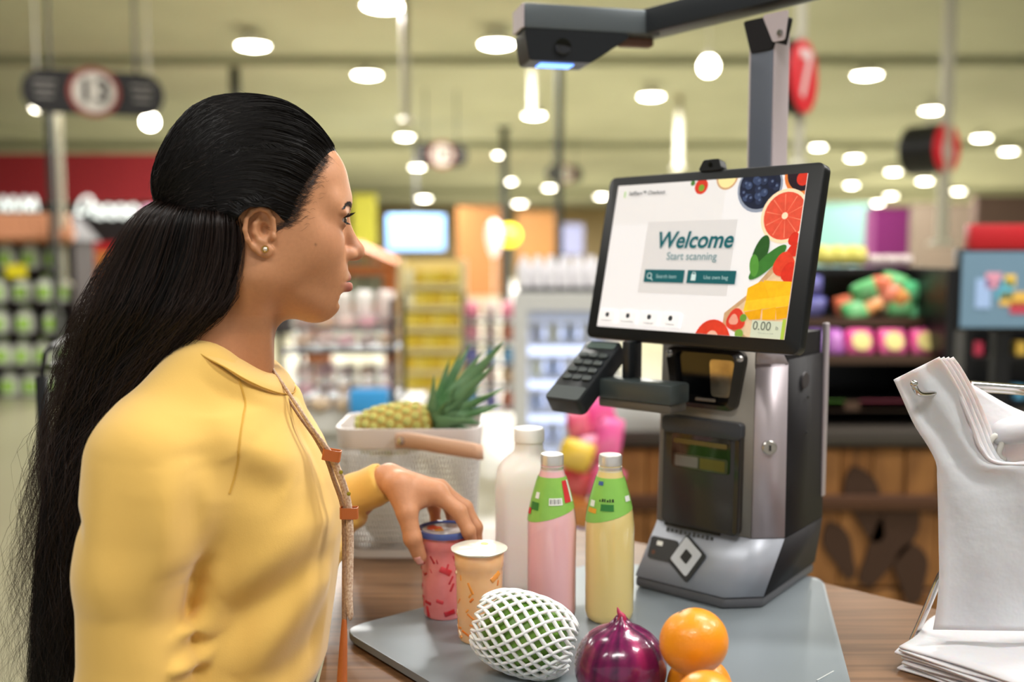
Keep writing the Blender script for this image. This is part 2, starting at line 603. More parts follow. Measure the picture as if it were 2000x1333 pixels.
# thin hanging rods and dark posts between floor and ceiling
def pole(name, x, y0, y1, Y, r, m, label, square=False):
    a, b_ = W(x, y0, Y), W(x, y1, Y)
    z1 = CEIL if y0 <= -50 else b_[2] if False else a[2]
    z1 = CEIL if y0 < 0 else a[2]
    z0 = 0.0 if y1 > 1500 else b_[2]
    X = W(x, (max(y0, 0) + min(y1, 600)) / 2, Y)[0]
    t = thing(name, label, 'pole', (X, Y, z0))
    h = z1 - z0
    if square: MB().box((0, 0, h / 2), (2 * r, 2 * r, h), bev=r * .2, seg=1).build('shaft', m, t)
    else: MB().tube([(0, 0, 0), (0, 0, h)], r, 10).build('shaft', m, t)
    MB().lathe([(r * 1.0, 0), (r * 2.2, 0), (r * 2.2, .02), (r * 1.1, .05)], 12).build('foot' if z0 < .01 else 'end_cap', m, t)
    if z1 >= CEIL - 1e-3:
        MB().lathe([(r * 1.1, h - .05), (r * 2.2, h - .02), (r * 2.2, h), (r, h)], 12).build('ceiling_plate', m, t)
    return t
M_conduit = mat('pale_conduit', '#b4b09c', 0.55)
M_dpost = mat('dark_post', '#23261f', 0.6)
pole('support_post', 1092, -60, 1600, 13.5, .05, M_dpost, 'tall dark steel post standing behind the screen camera arm', True)
pole('support_post', 985, -60, 1600, 24, .09, M_dpost, 'dark steel post far off between the two small aisle signs', True)
pole('support_post', 462, -60, 1600, 16, .07, M_dpost, 'dark steel post showing just above the hair', True)
pole('support_post', 103, 215, 1600, 9.3, .03, M_dpost, 'thin dark post running down beside the numbered aisle sign', True)
pole('support_post', 1400, 420, 1600, 34, .1, M_dpost, 'short dark post beyond the lane number signs', True)
pole('ceiling_rod', 792, -60, 240, 11, .045, M_conduit, 'pale thick rod hanging from the ceiling near two round lights')
pole('ceiling_rod', 1040, -60, 225, 14.5, .05, M_conduit, 'pale rod ending at a round light beside the dark post')
pole('ceiling_rod', 1328, -60, 330, 19, .07, M_conduit, 'pale rod hanging behind the kiosk monitor')
pole('ceiling_rod', 121, 222, 560, 9.6, .03, M_conduit, 'pale rod hanging beside the thin dark post')
pole('ceiling_rod', 1563, -60, 330, 5.2, .028, M_conduit, 'white rod carrying the red number seven sign')
pole('ceiling_rod', 1848, -60, 480, 8.0, .05, M_conduit, 'white rod carrying the smaller red lane sign')

# ------------------------------------------------------------------ hanging aisle signs
M_signdk = mat('sign_dark', '#1c1a1b', 0.55)
M_signtx = mat('sign_print', '#8b8682', 0.6)
M_signred = mat('sign_red_ring', '#8e3b33', 0.55)
M_signwh = mat('sign_white', '#d6cfc6', 0.5)
def aisle_sign(x, y, Y, w, h, rz, num, label):
    c = W(x, y, Y)
    t = thing('aisle_sign', label, 'sign', c, rz, 'hanging aisle signs')
    pl = rrect(w, h, h * .48, 8)
    M = T3((0, 0, 0), rx=PI / 2)
    MB().prism(pl, -.03, .03, M, bev=.004, seg=1).build('panel', M_signdk, t)
    disc = [(h * .58 * math.cos(a), h * .58 * math.sin(a)) for a in np.linspace(0, 2 * PI, 33)[:-1]]
    MB().prism(disc, .031, .05, M).build('red_ring', M_signred, t)
    disc = [(h * .47 * math.cos(a), h * .47 * math.sin(a)) for a in np.linspace(0, 2 * PI, 33)[:-1]]
    dk = MB().prism(disc, .051, .058, M).build('number_disc', M_signwh, t)
    obj('number', text_mesh(num, h * .75, .002, .006, M=T3((0, -.0605, 0), rx=PI / 2)), M_signdk, t)
    for sx in (-1, 1):
        for k in range(3):
            MB().box((sx * w * .34, -.032, h * (.2 - .17 * k)), (w * (.16 - .02 * k), .004, h * .055)).build('word_line', M_signtx, t)
    for sx in (-1, 1):
        MB().tube([(sx * w * .3, 0, h * .48), (sx * w * .3, 0, CEIL - c[2])], .012, 6).build('hanger', M_signdk, t)
aisle_sign(184, 182, 8.6, 1.12, .36, .36, '13', 'large dark aisle sign with rounded ends and a white number disc')
aisle_sign(862, 303, 18.5, 1.0, .42, .36, '12', 'small dark aisle sign hanging far off beside bright round lights')
aisle_sign(1102, 340, 26, 1.0, .42, .36, '11', 'smallest dark aisle sign, hanging past the tall steel post')

# red lane number drums on rods
def lane_sign(x, y, Y, r, dep, num, label, rz):
    c = W(x, y, Y)
    t = thing('lane_sign', label, 'sign', c, rz)
    M = T3((0, 0, 0), rx=PI / 2)
    circ = lambda q: [(q * math.cos(a), q * math.sin(a)) for a in np.linspace(0, 2 * PI, 41)[:-1]]
    MB().prism(circ(r), -dep, 0, M, bev=.006, seg=1).build('drum', M_black, t)
    MB().prism(circ(r * .97), .0005, .012, M).build('red_face', mat('lane_red', '#c81626', .35, emit=('#c81626', .25)), t)
    obj('numeral', text_mesh(num, r * 1.75, .002, .008, M=T3((0, -.0145, 0), rx=PI / 2)), mat('lane_white', '#f0d8d8', .4), t)
    MB().tube([(0, dep / 2, r * .97), (0, dep / 2, r * 1.25)], .02, 8).build('collar', M_conduit, t)
lane_sign(1568, 150, 5.1, .185, .07, '7', 'round red lane sign with a white seven, black drum behind', .93)
lane_sign(1848, 290, 8.0, .2, .30, '6', 'red lane sign with a black side, farther off than the seven', .66)

# ------------------------------------------------------------------ back of the store, left: department wall and displays
def pxbox(x0, y0, x1, y1, Y):
    a, b = W(x0, y1, Y), W(x1, y0, Y)
    return a[0], b[0], a[2], b[2]       # X0 X1 Z0 Z1

M_glyph = mat('lit_letters', '#ffffff', .4, emit=('#dff0ec', .75))
Yw = 17.0
x0, x1, z0, z1 = pxbox(-260, 300, 560, 640, Yw)
t = tag(thing('department_wall', 'red and black department wall with glowing lettering at the back', 'wall', ((x0 + x1) / 2, Yw, 0)), kind='structure')
wd = x1 - x0
zz = lambda y: W(0, y, Yw)[2]
MB().box((0, .2, zz(400) / 2), (wd, .2, zz(400))).build('lower_panel', mat('dept_black', '#1d1718', .6), t)
MB().box((0, .15, (zz(395) + zz(300)) / 2), (wd, .3, zz(300) - zz(395))).build('red_band', M_maroon, t)
MB().box((0, .02, (zz(490) + zz(474)) / 2), (wd, .2, zz(474) - zz(490))).build('red_strip', M_red, t)
# glowing script: a tall looped initial and a row of joined rounded letters (illegible in the photo)
def glyphs(px, name):
    bb = MB()
    pts = [W(x, y, Yw - .02) - np.array(t.location) for x, y in px]
    bb.tube(catmull(pts, len(pts) * 5), .028, 8)
    bb.build(name, M_glyph, t)
glyphs([(146, 440), (152, 410), (160, 392), (172, 385), (180, 395), (170, 412), (156, 418)], 'lit_letter')
for i in range(4):
    x = 186 + i * 24
    glyphs([(x, 424), (x - 8, 412), (x, 402), (x + 9, 408), (x + 6, 424), (x + 14, 424)], 'lit_letter')
glyphs([(284, 402), (282, 420), (290, 424), (297, 402), (293, 440)], 'lit_letter')
for x in (6, 26, 48, 66):
    glyphs([(x - 7, 412), (x, 386), (x + 7, 412)], 'lit_letter')
bp_ = W(296, 425, 15.8)
t2 = thing('round_balloon', 'round pink balloon in front of the black department wall', 'balloon', (bp_[0], 15.8, 0))
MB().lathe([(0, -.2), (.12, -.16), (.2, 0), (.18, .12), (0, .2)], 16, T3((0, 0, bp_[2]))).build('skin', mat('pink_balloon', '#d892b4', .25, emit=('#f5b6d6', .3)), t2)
MB().tube([(0, 0, 0), (0, 0, bp_[2] - .19)], .006, 6).build('string', M_white, t2)
MB().box((0, 0, .03), (.08, .08, .06), bev=.01).build('weight', M_dkgrey, t2)

# jug display rack with a tiled roof
Yr = 9.65
t = thing('jug_display_rack', 'dark wooden display rack with tiled roof holding rows of jugs', 'display rack', (W(50, 600, Yr)[0], Yr, 0))
RX = t.location[0]
M_dwood = mat('dark_wood', '#231513', .6)
M_tile = mat('clay_tile', '#c08460', .7, noise=(6, .3))
hh = W(0, 470, Yr)[2]
MB().box((0, .42, hh / 2), (.98, .04, hh)).build('back_panel', M_dwood, t)
for s in (-1, 1):
    MB().box((s * .48, .2, hh / 2), (.05, .45, hh)).build('post', M_dwood, t)
rows = [775, 715, 652, 590, 525]
for y in rows:
    MB().box((0, .2, W(0, y, Yr)[2] - .015), (.94, .45, .03)).build('shelf', M_dwood, t)
b = MB().prism([(-.55, -.12), (.55, -.12), (.55, .5), (-.55, .5)], hh, hh + .26, top=[(-.42, .18), (.42, .18), (.42, .26), (-.42, .26)])
rf = b.build('roof', M_dwood, t)
tile = None
for r_ in range(4):
    for k in range(12 - r_):
        f = r_ / 4
        xx = (k - (11 - r_) / 2) * (.092)
        M = T3((xx, -.13 + f * .3, hh + .03 + f * .235), rx=.72)
        if tile is None:
            tile = MB().lathe([(.048, -.05), (.046, .05)], 8, T3((0, 0, 0), rx=PI / 2)).mesh('tile')
            tile.materials.append(M_tile)
        o = obj('tile', tile, None, rf)
        o.matrix_local = M
M_jug = mat('white_jug_plastic', '#f4f5ea', .35)
M_label_g = mat('green_jug_label', '#a9d65c', .5)
def jug_proto():
    t = thing('milk_jug', 'white jug with a bright green label on the display rack', 'jug')
    MB().loft([[(x * w, y * d, z) for x, y in rrect(1, 1, .25, 4)] for z, w, d in
               ((0, .15, .12), (.01, .165, .13), (.16, .165, .13), (.2, .13, .11), (.225, .06, .06), (.235, .055, .055))]).build('body', M_jug, t)
    MB().lathe([(.032, .235), (.034, .24), (.034, .262), (.03, .266), (0, .266)], 14).build('cap', M_label_g, t)
    MB().box((0, -.066, .09), (.12, .004, .12), bev=.001, seg=1).build('label', M_label_g, t)
    return t
JP = jug_proto()
first = True
jug_rows = [(525, (8, 55, 103)), (590, (-8, 40, 84, 120)), (652, (-5, 45, 100)), (715, (2, 41, 80, 119)), (775, (15, 57, 92, 122))]
names = ['top', 'second', 'middle', 'fourth', 'lowest']
for ri, (y, xs) in enumerate(jug_rows):
    for x in xs:
        p = W(x, y, Yr + .04)
        p[2] = W(0, y, Yr)[2] + .0005
        p[1] = Yr + .12
        o = JP if first else dup(JP, p)
        first = False
        o.location = tuple(map(float, p))
        o['label'] = 'white jug with green label on the %s shelf of the tiled display rack' % names[ri]
        o['group'] = 'jugs on the tiled display rack'
        if ri == 0 and x == 55: pass
p = W(32, 530, Yr - .12)
tag(MB().box(p, (.2, .012, .13), bev=.003, seg=1).build('price_card', mat('yellow_card', '#e3d322', .5)), 'yellow price card on the tiled jug rack', 'price card')

# shelf run with orange cartons beside it
def shelf_unit(name, label, x0, x1, ys, ytop, Y, m, depth=.45, back=None):
    X0, X1 = W(x0, 600, Y)[0], W(x1, 600, Y)[0]
    t = thing(name, label, 'shelf', ((X0 + X1) / 2, Y, 0))
    w = X1 - X0
    zt = W(0, ytop, Y)[2]
    MB().box((0, depth, zt / 2), (w, .04, zt)).build('back_panel', back or m, t)
    for s in (-1, 1):
        MB().box((s * (w / 2 - .02), depth / 2, zt / 2), (.04, depth, zt)).build('side_panel', m, t)
    for y in ys:
        MB().box((0, depth / 2, W(0, y, Y)[2] - .02), (w - .08, depth, .04)).build('shelf_board', m, t)
    MB().box((0, depth / 2, .025), (w, depth, .05)).build('plinth', m, t)
    return t, X0, X1
M_cream = mat('cream_shelf', '#e2d3a0', .5)
Yo = 12.0
ys = [520, 552, 584, 616, 648]
shelf_unit('carton_shelf', 'shelf of orange cartons beside the tiled jug rack', 148, 262, ys, 492, Yo, mat('tan_shelf', '#b48a5c', .6))
cm = {}
def carton(w, d, h, col, key):
    if key not in cm:
        b = MB().box((0, 0, h / 2), (w, d, h), bev=.004, seg=1)
        me = b.mesh('carton'); me.materials.append(mat('carton_' + key, col, .5))
        cm[key] = me
    return cm[key]
ocol = {'orange': '#cf6a2e', 'amber': '#d98c3c', 'rust': '#b4502c', 'blue': '#5c7fb5'}
for ri, y in enumerate(ys):
    for k in range(6):
        key = ['orange', 'amber', 'rust', 'orange', 'amber', 'orange'][(k * 2 + ri) % 6] if not (ri == 3 and k == 0) else 'blue'
        p = W(173 + k * 15.2, y, Yo + .1)
        z = W(0, y, Yo)[2]
        o = obj('carton', carton(.086, .16, .14, ocol[key], key))
        o.location = (float(p[0]), Yo + .12, z + .001)
        tag(o, '%s carton on the %s shelf beside the jug rack' % (key, names[ri]), 'carton', 'cartons on the shelf beside the jug rack')

# ------------------------------------------------------------------ middle of the store
# pale blue wall screen, yellow banner, orange panels
def flat_screen(x0, y0, x1, y1, Y, m, label, rz=0.0):
    X0, X1, Z0, Z1 = pxbox(x0, y0, x1, y1, Y)
    t = thing('wall_screen', label, 'screen', ((X0 + X1) / 2, Y, Z0), rz)
    w, h = X1 - X0, Z1 - Z0
    MB().box((0, .05, h / 2), (w + .02, .08, h + .02), bev=.004, seg=1).build('casing', M_dkgrey if m.name != 'blue_glow' else mat('pale_bezel', '#b9cfe0', .4), t)
    MB().box((0, 0, h / 2), (w, .02, h)).build('display', m, t)
    MB().box((0, .12, h / 2 + (CEIL - Z0 - h / 2) / 2), (.06, .04, CEIL - Z0 - h / 2)).build('drop_pole', M_dkgrey, t)
    return t
flat_screen(757, 421, 868, 488, 25, mat('blue_glow', '#6f9ccf', .4, emit=('#a4caff', .62)), 'pale blue glowing screen over the wooden stall')
def slab(name, x0, y0, x1, y1, Y, d, m, label, cat, posts=True, floor=False):
    X0, X1, Z0, Z1 = pxbox(x0, y0, x1, y1, Y)
    if floor: Z0 = 0.0
    t = thing(name, label, cat, ((X0 + X1) / 2, Y, 0.0))
    w, h = X1 - X0, Z1 - Z0
    MB().box((0, d / 2, Z0 + h / 2), (w, d, h), bev=min(.02, w * .1), seg=1).build('panel', m, t)
    if posts and Z0 > .02:
        for s in (-1, 1):
            MB().box((s * w * .42, d / 2 + .02, Z0 / 2 + .02), (.05, .05, Z0 + .04)).build('post', M_dkgrey, t)
    MB().box((0, d / 2, Z0 + h + .015), (w + .02, d + .02, .03)).build('top_rail', m, t)
    return t
slab('promo_banner', 688, 382, 734, 482, 20, .04, mat('yellow_banner', '#aaa52c', .6), 'tall yellow banner on posts behind the nose', 'banner')
slab('bakery_panel', 893, 405, 985, 520, 33, .2, mat('bakery_orange', '#a06a38', .6), 'orange brown bakery wall panel left of the yellow lamp', 'wall panel', floor=True)
slab('bakery_panel', 1010, 415, 1085, 520, 32, .2, mat('bakery_orange2', '#a8743e', .6), 'lighter orange bakery panel right of the yellow lamp', 'wall panel', floor=True)
slab('blue_banner', 1098, 440, 1140, 500, 24, .04, mat('lavender', '#8d90b4', .5), 'dull lavender banner behind the kiosk monitor', 'banner')
t = thing('globe_lamp', 'round yellow glowing lamp on a stand in the bakery', 'lamp', (*W(995, 460, 22)[:2], 0))
z = W(995, 460, 22)[2]
MB().ico((0, 0, z), .24, 3).build('globe', mat('yellow_globe', '#ffe23a', .3, emit=('#ffd820', 2.2)), t)
MB().tube([(0, 0, 0), (0, 0, z - .2)], .03, 8).build('stand', M_dkgrey, t)
MB().lathe([(0, 0), (.2, 0), (.2, .02), (.03, .04)], 16).build('foot', M_dkgrey, t)
t = thing('tall_balloon', 'tall pale pink balloon beside the yellow globe lamp', 'balloon', (*W(965, 465, 21)[:2], 0))
z = W(965, 465, 21)[2]
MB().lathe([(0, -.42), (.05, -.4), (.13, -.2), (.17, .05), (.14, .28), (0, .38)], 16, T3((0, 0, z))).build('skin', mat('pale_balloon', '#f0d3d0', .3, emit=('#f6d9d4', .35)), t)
MB().tube([(0, 0, 0), (0, 0, z - .4)], .008, 6).build('string', M_white, t)
MB().box((0, 0, .04), (.1, .1, .08), bev=.01).build('weight', M_dkgrey, t)

# wooden market stall with gabled roof
Ys = 11.0
X0, X1, Z0, Z1 = pxbox(600, 520, 775, 800, Ys)
t = thing('market_stall', 'orange wooden market stall with gabled roof behind the face', 'stall', ((X0 + X1) / 2, Ys, 0))
w = X1 - X0
for s in (-1, 1):
    for yy in (0, .8):
        MB().box((s * (w / 2 - .07), yy, Z1 / 2), (.14, .1, Z1)).build('post', M_wood_o, t)
rise = W(0, 480, Ys)[2] - Z1
for s in (-1, 1):
    M = T3((s * w / 4, .4, Z1 + rise / 2), ry=s * math.atan2(rise, w / 2))
    MB().box((0, 0, 0), (math.hypot(w / 2, rise) + .08, 1.0, .07), M).build('roof_board', M_wood_o, t)
MB().box((0, 0, Z1 - .05), (w - .2, .08, .1)).build('beam', M_wood_o, t)
MB().box((0, .4, .8), (w - .1, .8, .06)).build('counter_board', M_wood_o, t)
MB().box((0, .8, Z1 / 2 + .2), (w - .25, .04, Z1 - .5)).build('back_panel', mat('stall_back', '#6d746c', .6), t)
for k in range(4):
    o = obj('carton', carton(.2, .2, .3, '#9fae9c', 'sage'))
    o.location = (t.location[0] - w / 2 + .25 + k * .24, Ys + .35, .831)
    tag(o, 'pale green carton on the wooden market stall counter', 'carton', 'cartons on the market stall')

# yellow stocked shelves
Yy = 9.5
ysh = [556, 598, 640, 682, 724, 762]
shelf_unit('grocery_shelf', 'cream grocery shelf stocked with yellow packs', 778, 908, ysh, 508, Yy, M_cream, back=mat('shelf_back', '#d9c98e', .6))
M_pk = ['#dfc23a', '#d9b62e', '#e6cd58', '#efe6bd']
for ri, y in enumerate(ysh):
    for k in range(6):
        c = 3 if (ri in (0, 1) and k == 0) else (k + ri) % 3
        o = obj('snack_pack', carton(.082, .16, .135, M_pk[c], 'yellow%d' % c))
        o.location = (float(W(799 + k * 18, y, Yy)[0]), Yy + .1, W(0, y, Yy)[2] + .001)
        tag(o, '%s pack on the %s shelf of the cream grocery rack' % (('yellow', 'deep yellow', 'pale yellow', 'white')[c], (names + ['bottom'])[ri] if ri < 5 else 'bottom'), 'pack', 'packs on the cream grocery rack')

# colourful bagged goods between shelf and freezer
def pillow(w, h, d, name='pillow', n=8):
    b = MB()
    g = []
    for side in (1, -1):
        rows_ = []
        for j in range(n + 1):
            v = -1 + 2 * j / n
            rows_.append([(w / 2 * (-1 + 2 * i / n) * (1 - .06 * v * v), side * -d / 2 * ((1 - (-1 + 2 * i / n) ** 2) * (1 - v * v)) ** .45, h / 2 * v * (1 - .06 * (-1 + 2 * i / n) ** 2)) for i in range(n + 1)])
        b.sheet(rows_)
    bmesh.ops.remove_doubles(b.bm, verts=b.bm.verts, dist=1e-5)
    return b
bags = {}
def bag_mesh(w, h, d, col, gloss=.25):
    k = (w, h, d, col)
    if k not in bags:
        me = pillow(w, h, d).mesh('bag')
        me.materials.append(mat('bag_film_' + str(col), col, gloss, noise=(14, .2), bump=(30, .5, .01), col2='#e9dcd0'))
        me.shade_smooth()
        bags[k] = me
    return bags[k]
def put_bag(loc, w, h, d, col, cname, label, group, rot=(0, 0, 0)):
    o = obj('snack_bag', bag_mesh(w, h, d, col))
    o.location = tuple(map(float, loc)); o.rotation_euler = rot
    tag(o, label, 'bag', group)
    return o
Yc = 7.2
X0, X1 = W(905, 700, Yc)[0], W(1010, 700, Yc)[0]
t = thing('bag_rack', 'dark wire rack of colourful bags left of the white freezer', 'rack', ((X0 + X1) / 2, Yc, 0))
w = X1 - X0
for s in (-1, 1):
    MB().tube([(s * w / 2, .25, 0), (s * w / 2, .25, W(0, 575, Yc)[2])], .015, 6).build('post', M_dkgrey, t)
bagcols = [('#e0718f', 'pink'), ('#d8c0b8', 'pale'), ('#c94a5c', 'red'), ('#5ea7da', 'blue'), ('#e38aa0', 'rose'), ('#c46a4e', 'brown'), ('#5b62b5', 'violet'), ('#d4b08a', 'tan')]
seq = [[0, 1, 0], [4, 1, 5], [6, 3, 3], [2, 1, 7], [3, 6, 5]]
for ri, y in enumerate((625, 668, 712, 755, 800)):
    z = W(0, y, Yc)[2]
    MB().box((0, .12, z - .01), (w, .3, .015)).build('shelf_board', M_dkgrey, t)
    for k in range(3):
        cc, cn = bagcols[seq[ri][k]]
        put_bag((X0 + (k + .5) * w / 3, Yc + .08, z + .066), .105, .13, .07, cc, cn, '%s bag in the %s row of the wire rack by the freezer' % (cn, names[ri]), 'bags on the wire rack by the freezer')

# pastry display: black frame, clear packs of pink and brown pastries
Yp = 4.3
X0, X1 = W(548, 700, Yp)[0], W(768, 700, Yp)[0]
t = thing('pastry_display', 'black wire pastry display on a white table behind the basket', 'display rack', ((X0 + X1) / 2, Yp, 0))
w = X1 - X0
zb, zt = W(0, 800, Yp)[2], W(0, 598, Yp)[2]
MB().box((0, .25, zb - .05), (w + .2, .6, .1), bev=.01).build('table_top', M_white, t)
MB().box((0, .25, (zb - .1) / 2), (w + .1, .5, zb - .1)).build('table_base', mat('pale_grey', '#c9c7c2', .5), t)
for sx in (-1, 1):
    for yy in (0, .42):
        MB().tube([(sx * w / 2, yy, zb), (sx * w / 2, yy, zt + (.03 if sx > 0 else -.1))], .012, 8).build('post', M_black, t)
for zq in (zb + .04, (zb + zt) / 2 + .04, zt - .1):
    MB().tube([(-w / 2, 0, zq), (w / 2, 0, zq)], .006, 6).build('rail', M_black, t)
    MB().tube([(-w / 2, .42, zq), (w / 2, .42, zq)], .006, 6).build('rail', M_black, t)
for k in range(4):
    xx = -w / 2 + w * (k + .7) / 4.4
    MB().tube([(xx, 0, zb), (xx, 0, zb + .2)], .005, 6).build('wire', M_black, t)
for zq in (zb + .03, (zb + zt) / 2 + .02):
    MB().box((0, .21, zq), (w, .42, .012)).build('shelf_board', M_black, t)
M_film = mat('clear_film', '#ffffff', .12, alpha=.25, spec=.8)
pc = [('#d97f8e', 'pink iced'), ('#8a4a2a', 'dark brown'), ('#c98f4c', 'golden'), ('#e6b9a8', 'cream')]
for ri, zq in enumerate((zb + .037, (zb + zt) / 2 + .027)):
    for k in range(5):
        c, cn = pc[(k * 3 + ri * 2) % 4]
        for layer in range(2):
            c, cn = pc[(k + ri * 2 + layer * 3) % 4]
            tp = thing('pastry_pack', '%s pastry pack, %s layer on the %s shelf of the wire display' % (cn, ('lower', 'upper')[layer], ('lower', 'upper')[ri]), 'pastry pack',
                       (X0 + .05 + (k + .35) * w / 5.3, Yp + .12 + .02 * (k % 2), zq + .001 + layer * .081), RNG.uniform(-.04, .04), 'pastry packs in the wire display')
            MB().box((0, 0, .0385), (.08, .17, .076), bev=.016, seg=2).build('film', M_film, tp)
            for q in range(2):
                MB().lathe([(.012, .0), (.03, .004), (.037, .02), (.03, .037), (.012, .032)], 14, T3((0, -.04 + .08 * q, .018))).build('pastry', mat('pastry_' + cn, c, .45, noise=(40, .3)), tp)
o = MB().box((0, 0, .05), (.16, .1, .1), bev=.004).build('carton', mat('cyan_box', '#3f9fe0', .4)); o.location = (float(W(725, 790, Yp - .05)[0]), Yp - .085, zb + .001)
tag(o, 'bright blue box on the white table of the pastry display', 'box')
for k in range(3):
    p = W(575 + k * 50, 770, Yp - .06)
    tp = thing('bread_loaf', 'wrapped bread roll in front of the pastry display', 'bread', (p[0], Yp - .06, zb), 0, 'bread rolls before the pastry display')
    MB().ico((0, 0, .032), .045, 3, s=(1.1, .7, .7)).build('crust', mat('bread_crust', '#d9b27a', .5, noise=(30, .4)), tp)
    MB().ico((0, 0, .036), .05, 2, s=(1.15, .72, .72)).build('wrapper', M_film, tp)
# bulk bags heaped above the pastry display
for k in range(5):
    put_bag((X0 + (k + .4) * w / 5, Yp + .2, zt - .01 + .0 * (k % 2)), .085, .15, .08, ['#e8e2da', '#e7ded6', '#d6cfc6', '#eae6df', '#e2d2ca'][k], 'w', 'white wrapped bag heaped on top of the pastry display', 'white bags on the pastry display', (.2, .05 * (k - 2), .1))

# white freezer with lit glass door
Yf = 5.4
X0, X1, Z0, Z1 = pxbox(1003, 572, 1215, 900, Yf)
t = thing('glass_freezer', 'white upright freezer with blue lit glass door', 'freezer', ((X0 + X1) / 2, Yf, 0))
w = X1 - X0
fr = MB()
M_fr = mat('freezer_white', '#d3d3cf', .4)
MB().box((0, .62, Z1 / 2), (w, .04, Z1)).build('back_panel', M_fr, t)
for s in (-1, 1):
    MB().box((s * (w / 2 - .04), .32, Z1 / 2), (.08, .62, Z1)).build('side_panel', M_fr, t)
MB().box((0, .32, Z1 - .05), (w - .16, .62, .1)).build('top_panel', M_fr, t)
MB().box((0, .32, .1), (w - .16, .62, .2)).build('base', M_fr, t)
MB().box((0, .58, Z1 / 2), (w - .18, .02, Z1 - .4)).build('light_panel', mat('freezer_glow', '#dfe8ff', .4, emit=('#cfdcff', 1.6)), t)
for k in range(4):
    MB().box((0, .34, .3 + k * (Z1 - .4) / 4), (w - .18, .42, .015)).build('wire_shelf', mat('wire_shelf', '#b8c0d4', .4), t)
MB().box((0, .0, Z1 / 2 + .05), (w - .14, .012, Z1 - .32)).build('door_glass', mat('freezer_glass', '#eef4ff', .03, alpha=.16, spec=.8), t)
dcol = [('#eef2fb', 'white'), ('#9fb4e8', 'pale blue'), ('#e8ecc0', 'cream'), ('#6f9be0', 'blue')]
for ri in range(4):
    for k in range(4):
        c, cn = dcol[(k + ri * 3) % 4]
        tp = thing('frozen_tub', '%s frozen tub on the %s freezer shelf' % (cn, ['bottom', 'lower', 'upper', 'top'][ri]), 'tub', (X0 + .13 + k * (w - .2) / 4, Yf + .3, .3 + ri * (Z1 - .4) / 4 + .0085), 0, 'tubs in the lit freezer')
        MB().lathe([(0, 0), (.035, 0), (.045, .09), (.0, .09)], 14).build('tub_body', mat('tub_' + cn, c, .4), tp)
        MB().lathe([(.0, .09), (.047, .09), (.047, .105), (0, .107)], 14).build('lid', M_white, tp)
for k in range(7):
    for yy in (0, 1):
        tp = thing('wrapped_bottle', 'white wrapped bottle in the %s row on top of the freezer' % ('front', 'back')[yy], 'bottle', (X0 + .06 + k * (w - .1) / 6.5, Yf + .12 + yy * .16, Z1), 0, 'white wrapped bottles on the freezer')
        MB().lathe([(0, 0), (.036, 0), (.036, .03)], 12).build('dark_base', M_dkgrey, tp)
        MB().lathe([(.036, .03), (.04, .06), (.04, .13), (.016, .185), (.014, .2), (0, .2)], 14).build('bottle_body', mat('wrap_white', '#e9e6ea', .3), tp)

# pink hanging bags in front of the freezer, with a red and blue stack below
Yk = 2.93
X = W(1165, 850, Yk)[0]
t = thing('bag_stand', 'thin metal stand of pink bags beside the kiosk', 'stand', (X, Yk + .07, 0))
MB().tube([(0, 0, 0), (0, 0, W(0, 775, Yk)[2])], .01, 8).build('stand_pole', M_dkgrey, t)
MB().lathe([(0, 0), (.06, 0), (.06, .015), (.012, .03)], 20).build('foot', M_dkgrey, t)
for k, (px, py, c, cn, ww, h_, dy) in enumerate(((1172, 815, '#e83c90', 'hot pink', .12, .14, 0), (1130, 830, '#d94a72', 'crimson pink', .09, .1, 0), (1160, 895, '#f0a0c0', 'pale pink', .13, .17, 0),
                                     (1190, 860, '#ee4f9d', 'bright pink', .1, .16, .03), (1185, 945, '#e8558c', 'rose', .12, .12, .02))):
    MB().tube([(0, 0, W(0, py, Yk)[2]), tuple(W(px, py, Yk + .04 + dy) - np.array(t.location))], .004, 6).build('peg', M_dkgrey, t)
    put_bag(W(px, py, Yk - .03 * k), ww * .8, h_ * .8, .028, c, cn, '%s bag hanging on the thin stand beside the kiosk' % cn, 'pink bags on the thin stand', (0, .15 * (k - 2), .2))
for k, (py, c, cn) in enumerate(((1062, '#2b3c9c', 'navy blue'), (1000, '#e08a1e', 'orange'), (940, '#d0182c', 'red'), (890, '#e9c01e', 'yellow'))):
    o = put_bag(W(1125, py, Yk - .04 * k), .1, .09, .04, c, cn, '%s bag clipped low on the thin stand beside the kiosk' % cn, 'low bags on the thin stand', (0, .3, 0))

# ------------------------------------------------------------------ right side: checkout with plank front and black candy rack
Yq = 3.1
M_plank = mat('plank_wood', '#a8743e', .6, wave=((5, 5, 1.2), 2.0), col2='#6a431f')
M_plank2 = mat('plank_wood_b', '#96632f', .6, wave=((6, 6, 1.5), 2.0), col2='#573518')
Xa, Xb = W(1200, 900, Yq)[0], W(2150, 900, Yq)[0]
zt = W(0, 838, Yq)[2]
t = thing('checkout_counter', 'checkout counter clad in worn wooden planks under the candy rack', 'counter', ((Xa + Xb) / 2, Yq, 0))
w = Xb - Xa
MB().box((0, .42, zt / 2 - .02), (w - .01, .78, zt - .05)).build('carcass', M_dwood, t)
nx = 15
for r_, (za, zc) in enumerate(((0.0, zt * .38), (zt * .385, zt * .72), (zt * .725, zt - .06))):
    for k in range(nx):
        ww = w / nx
        MB().box((-w / 2 + (k + .5) * ww, .015 + .004 * ((k * 7 + r_ * 3) % 3), (za + zc) / 2), (ww - .004, .03, zc - za - .006), bev=.003, seg=1).build('plank', M_plank if (k * 5 + r_ * 2) % 3 else M_plank2, t)
MB().box((0, -.006, zt * .72), (w, .03, .05), bev=.004).build('batten', mat('dark_batten', '#4a2c16', .6), t)
MB().box((0, .4, zt - .025), (w + .04, .86, .05), bev=.006).build('counter_top', mat('checkout_top', '#3b352f', .4), t)
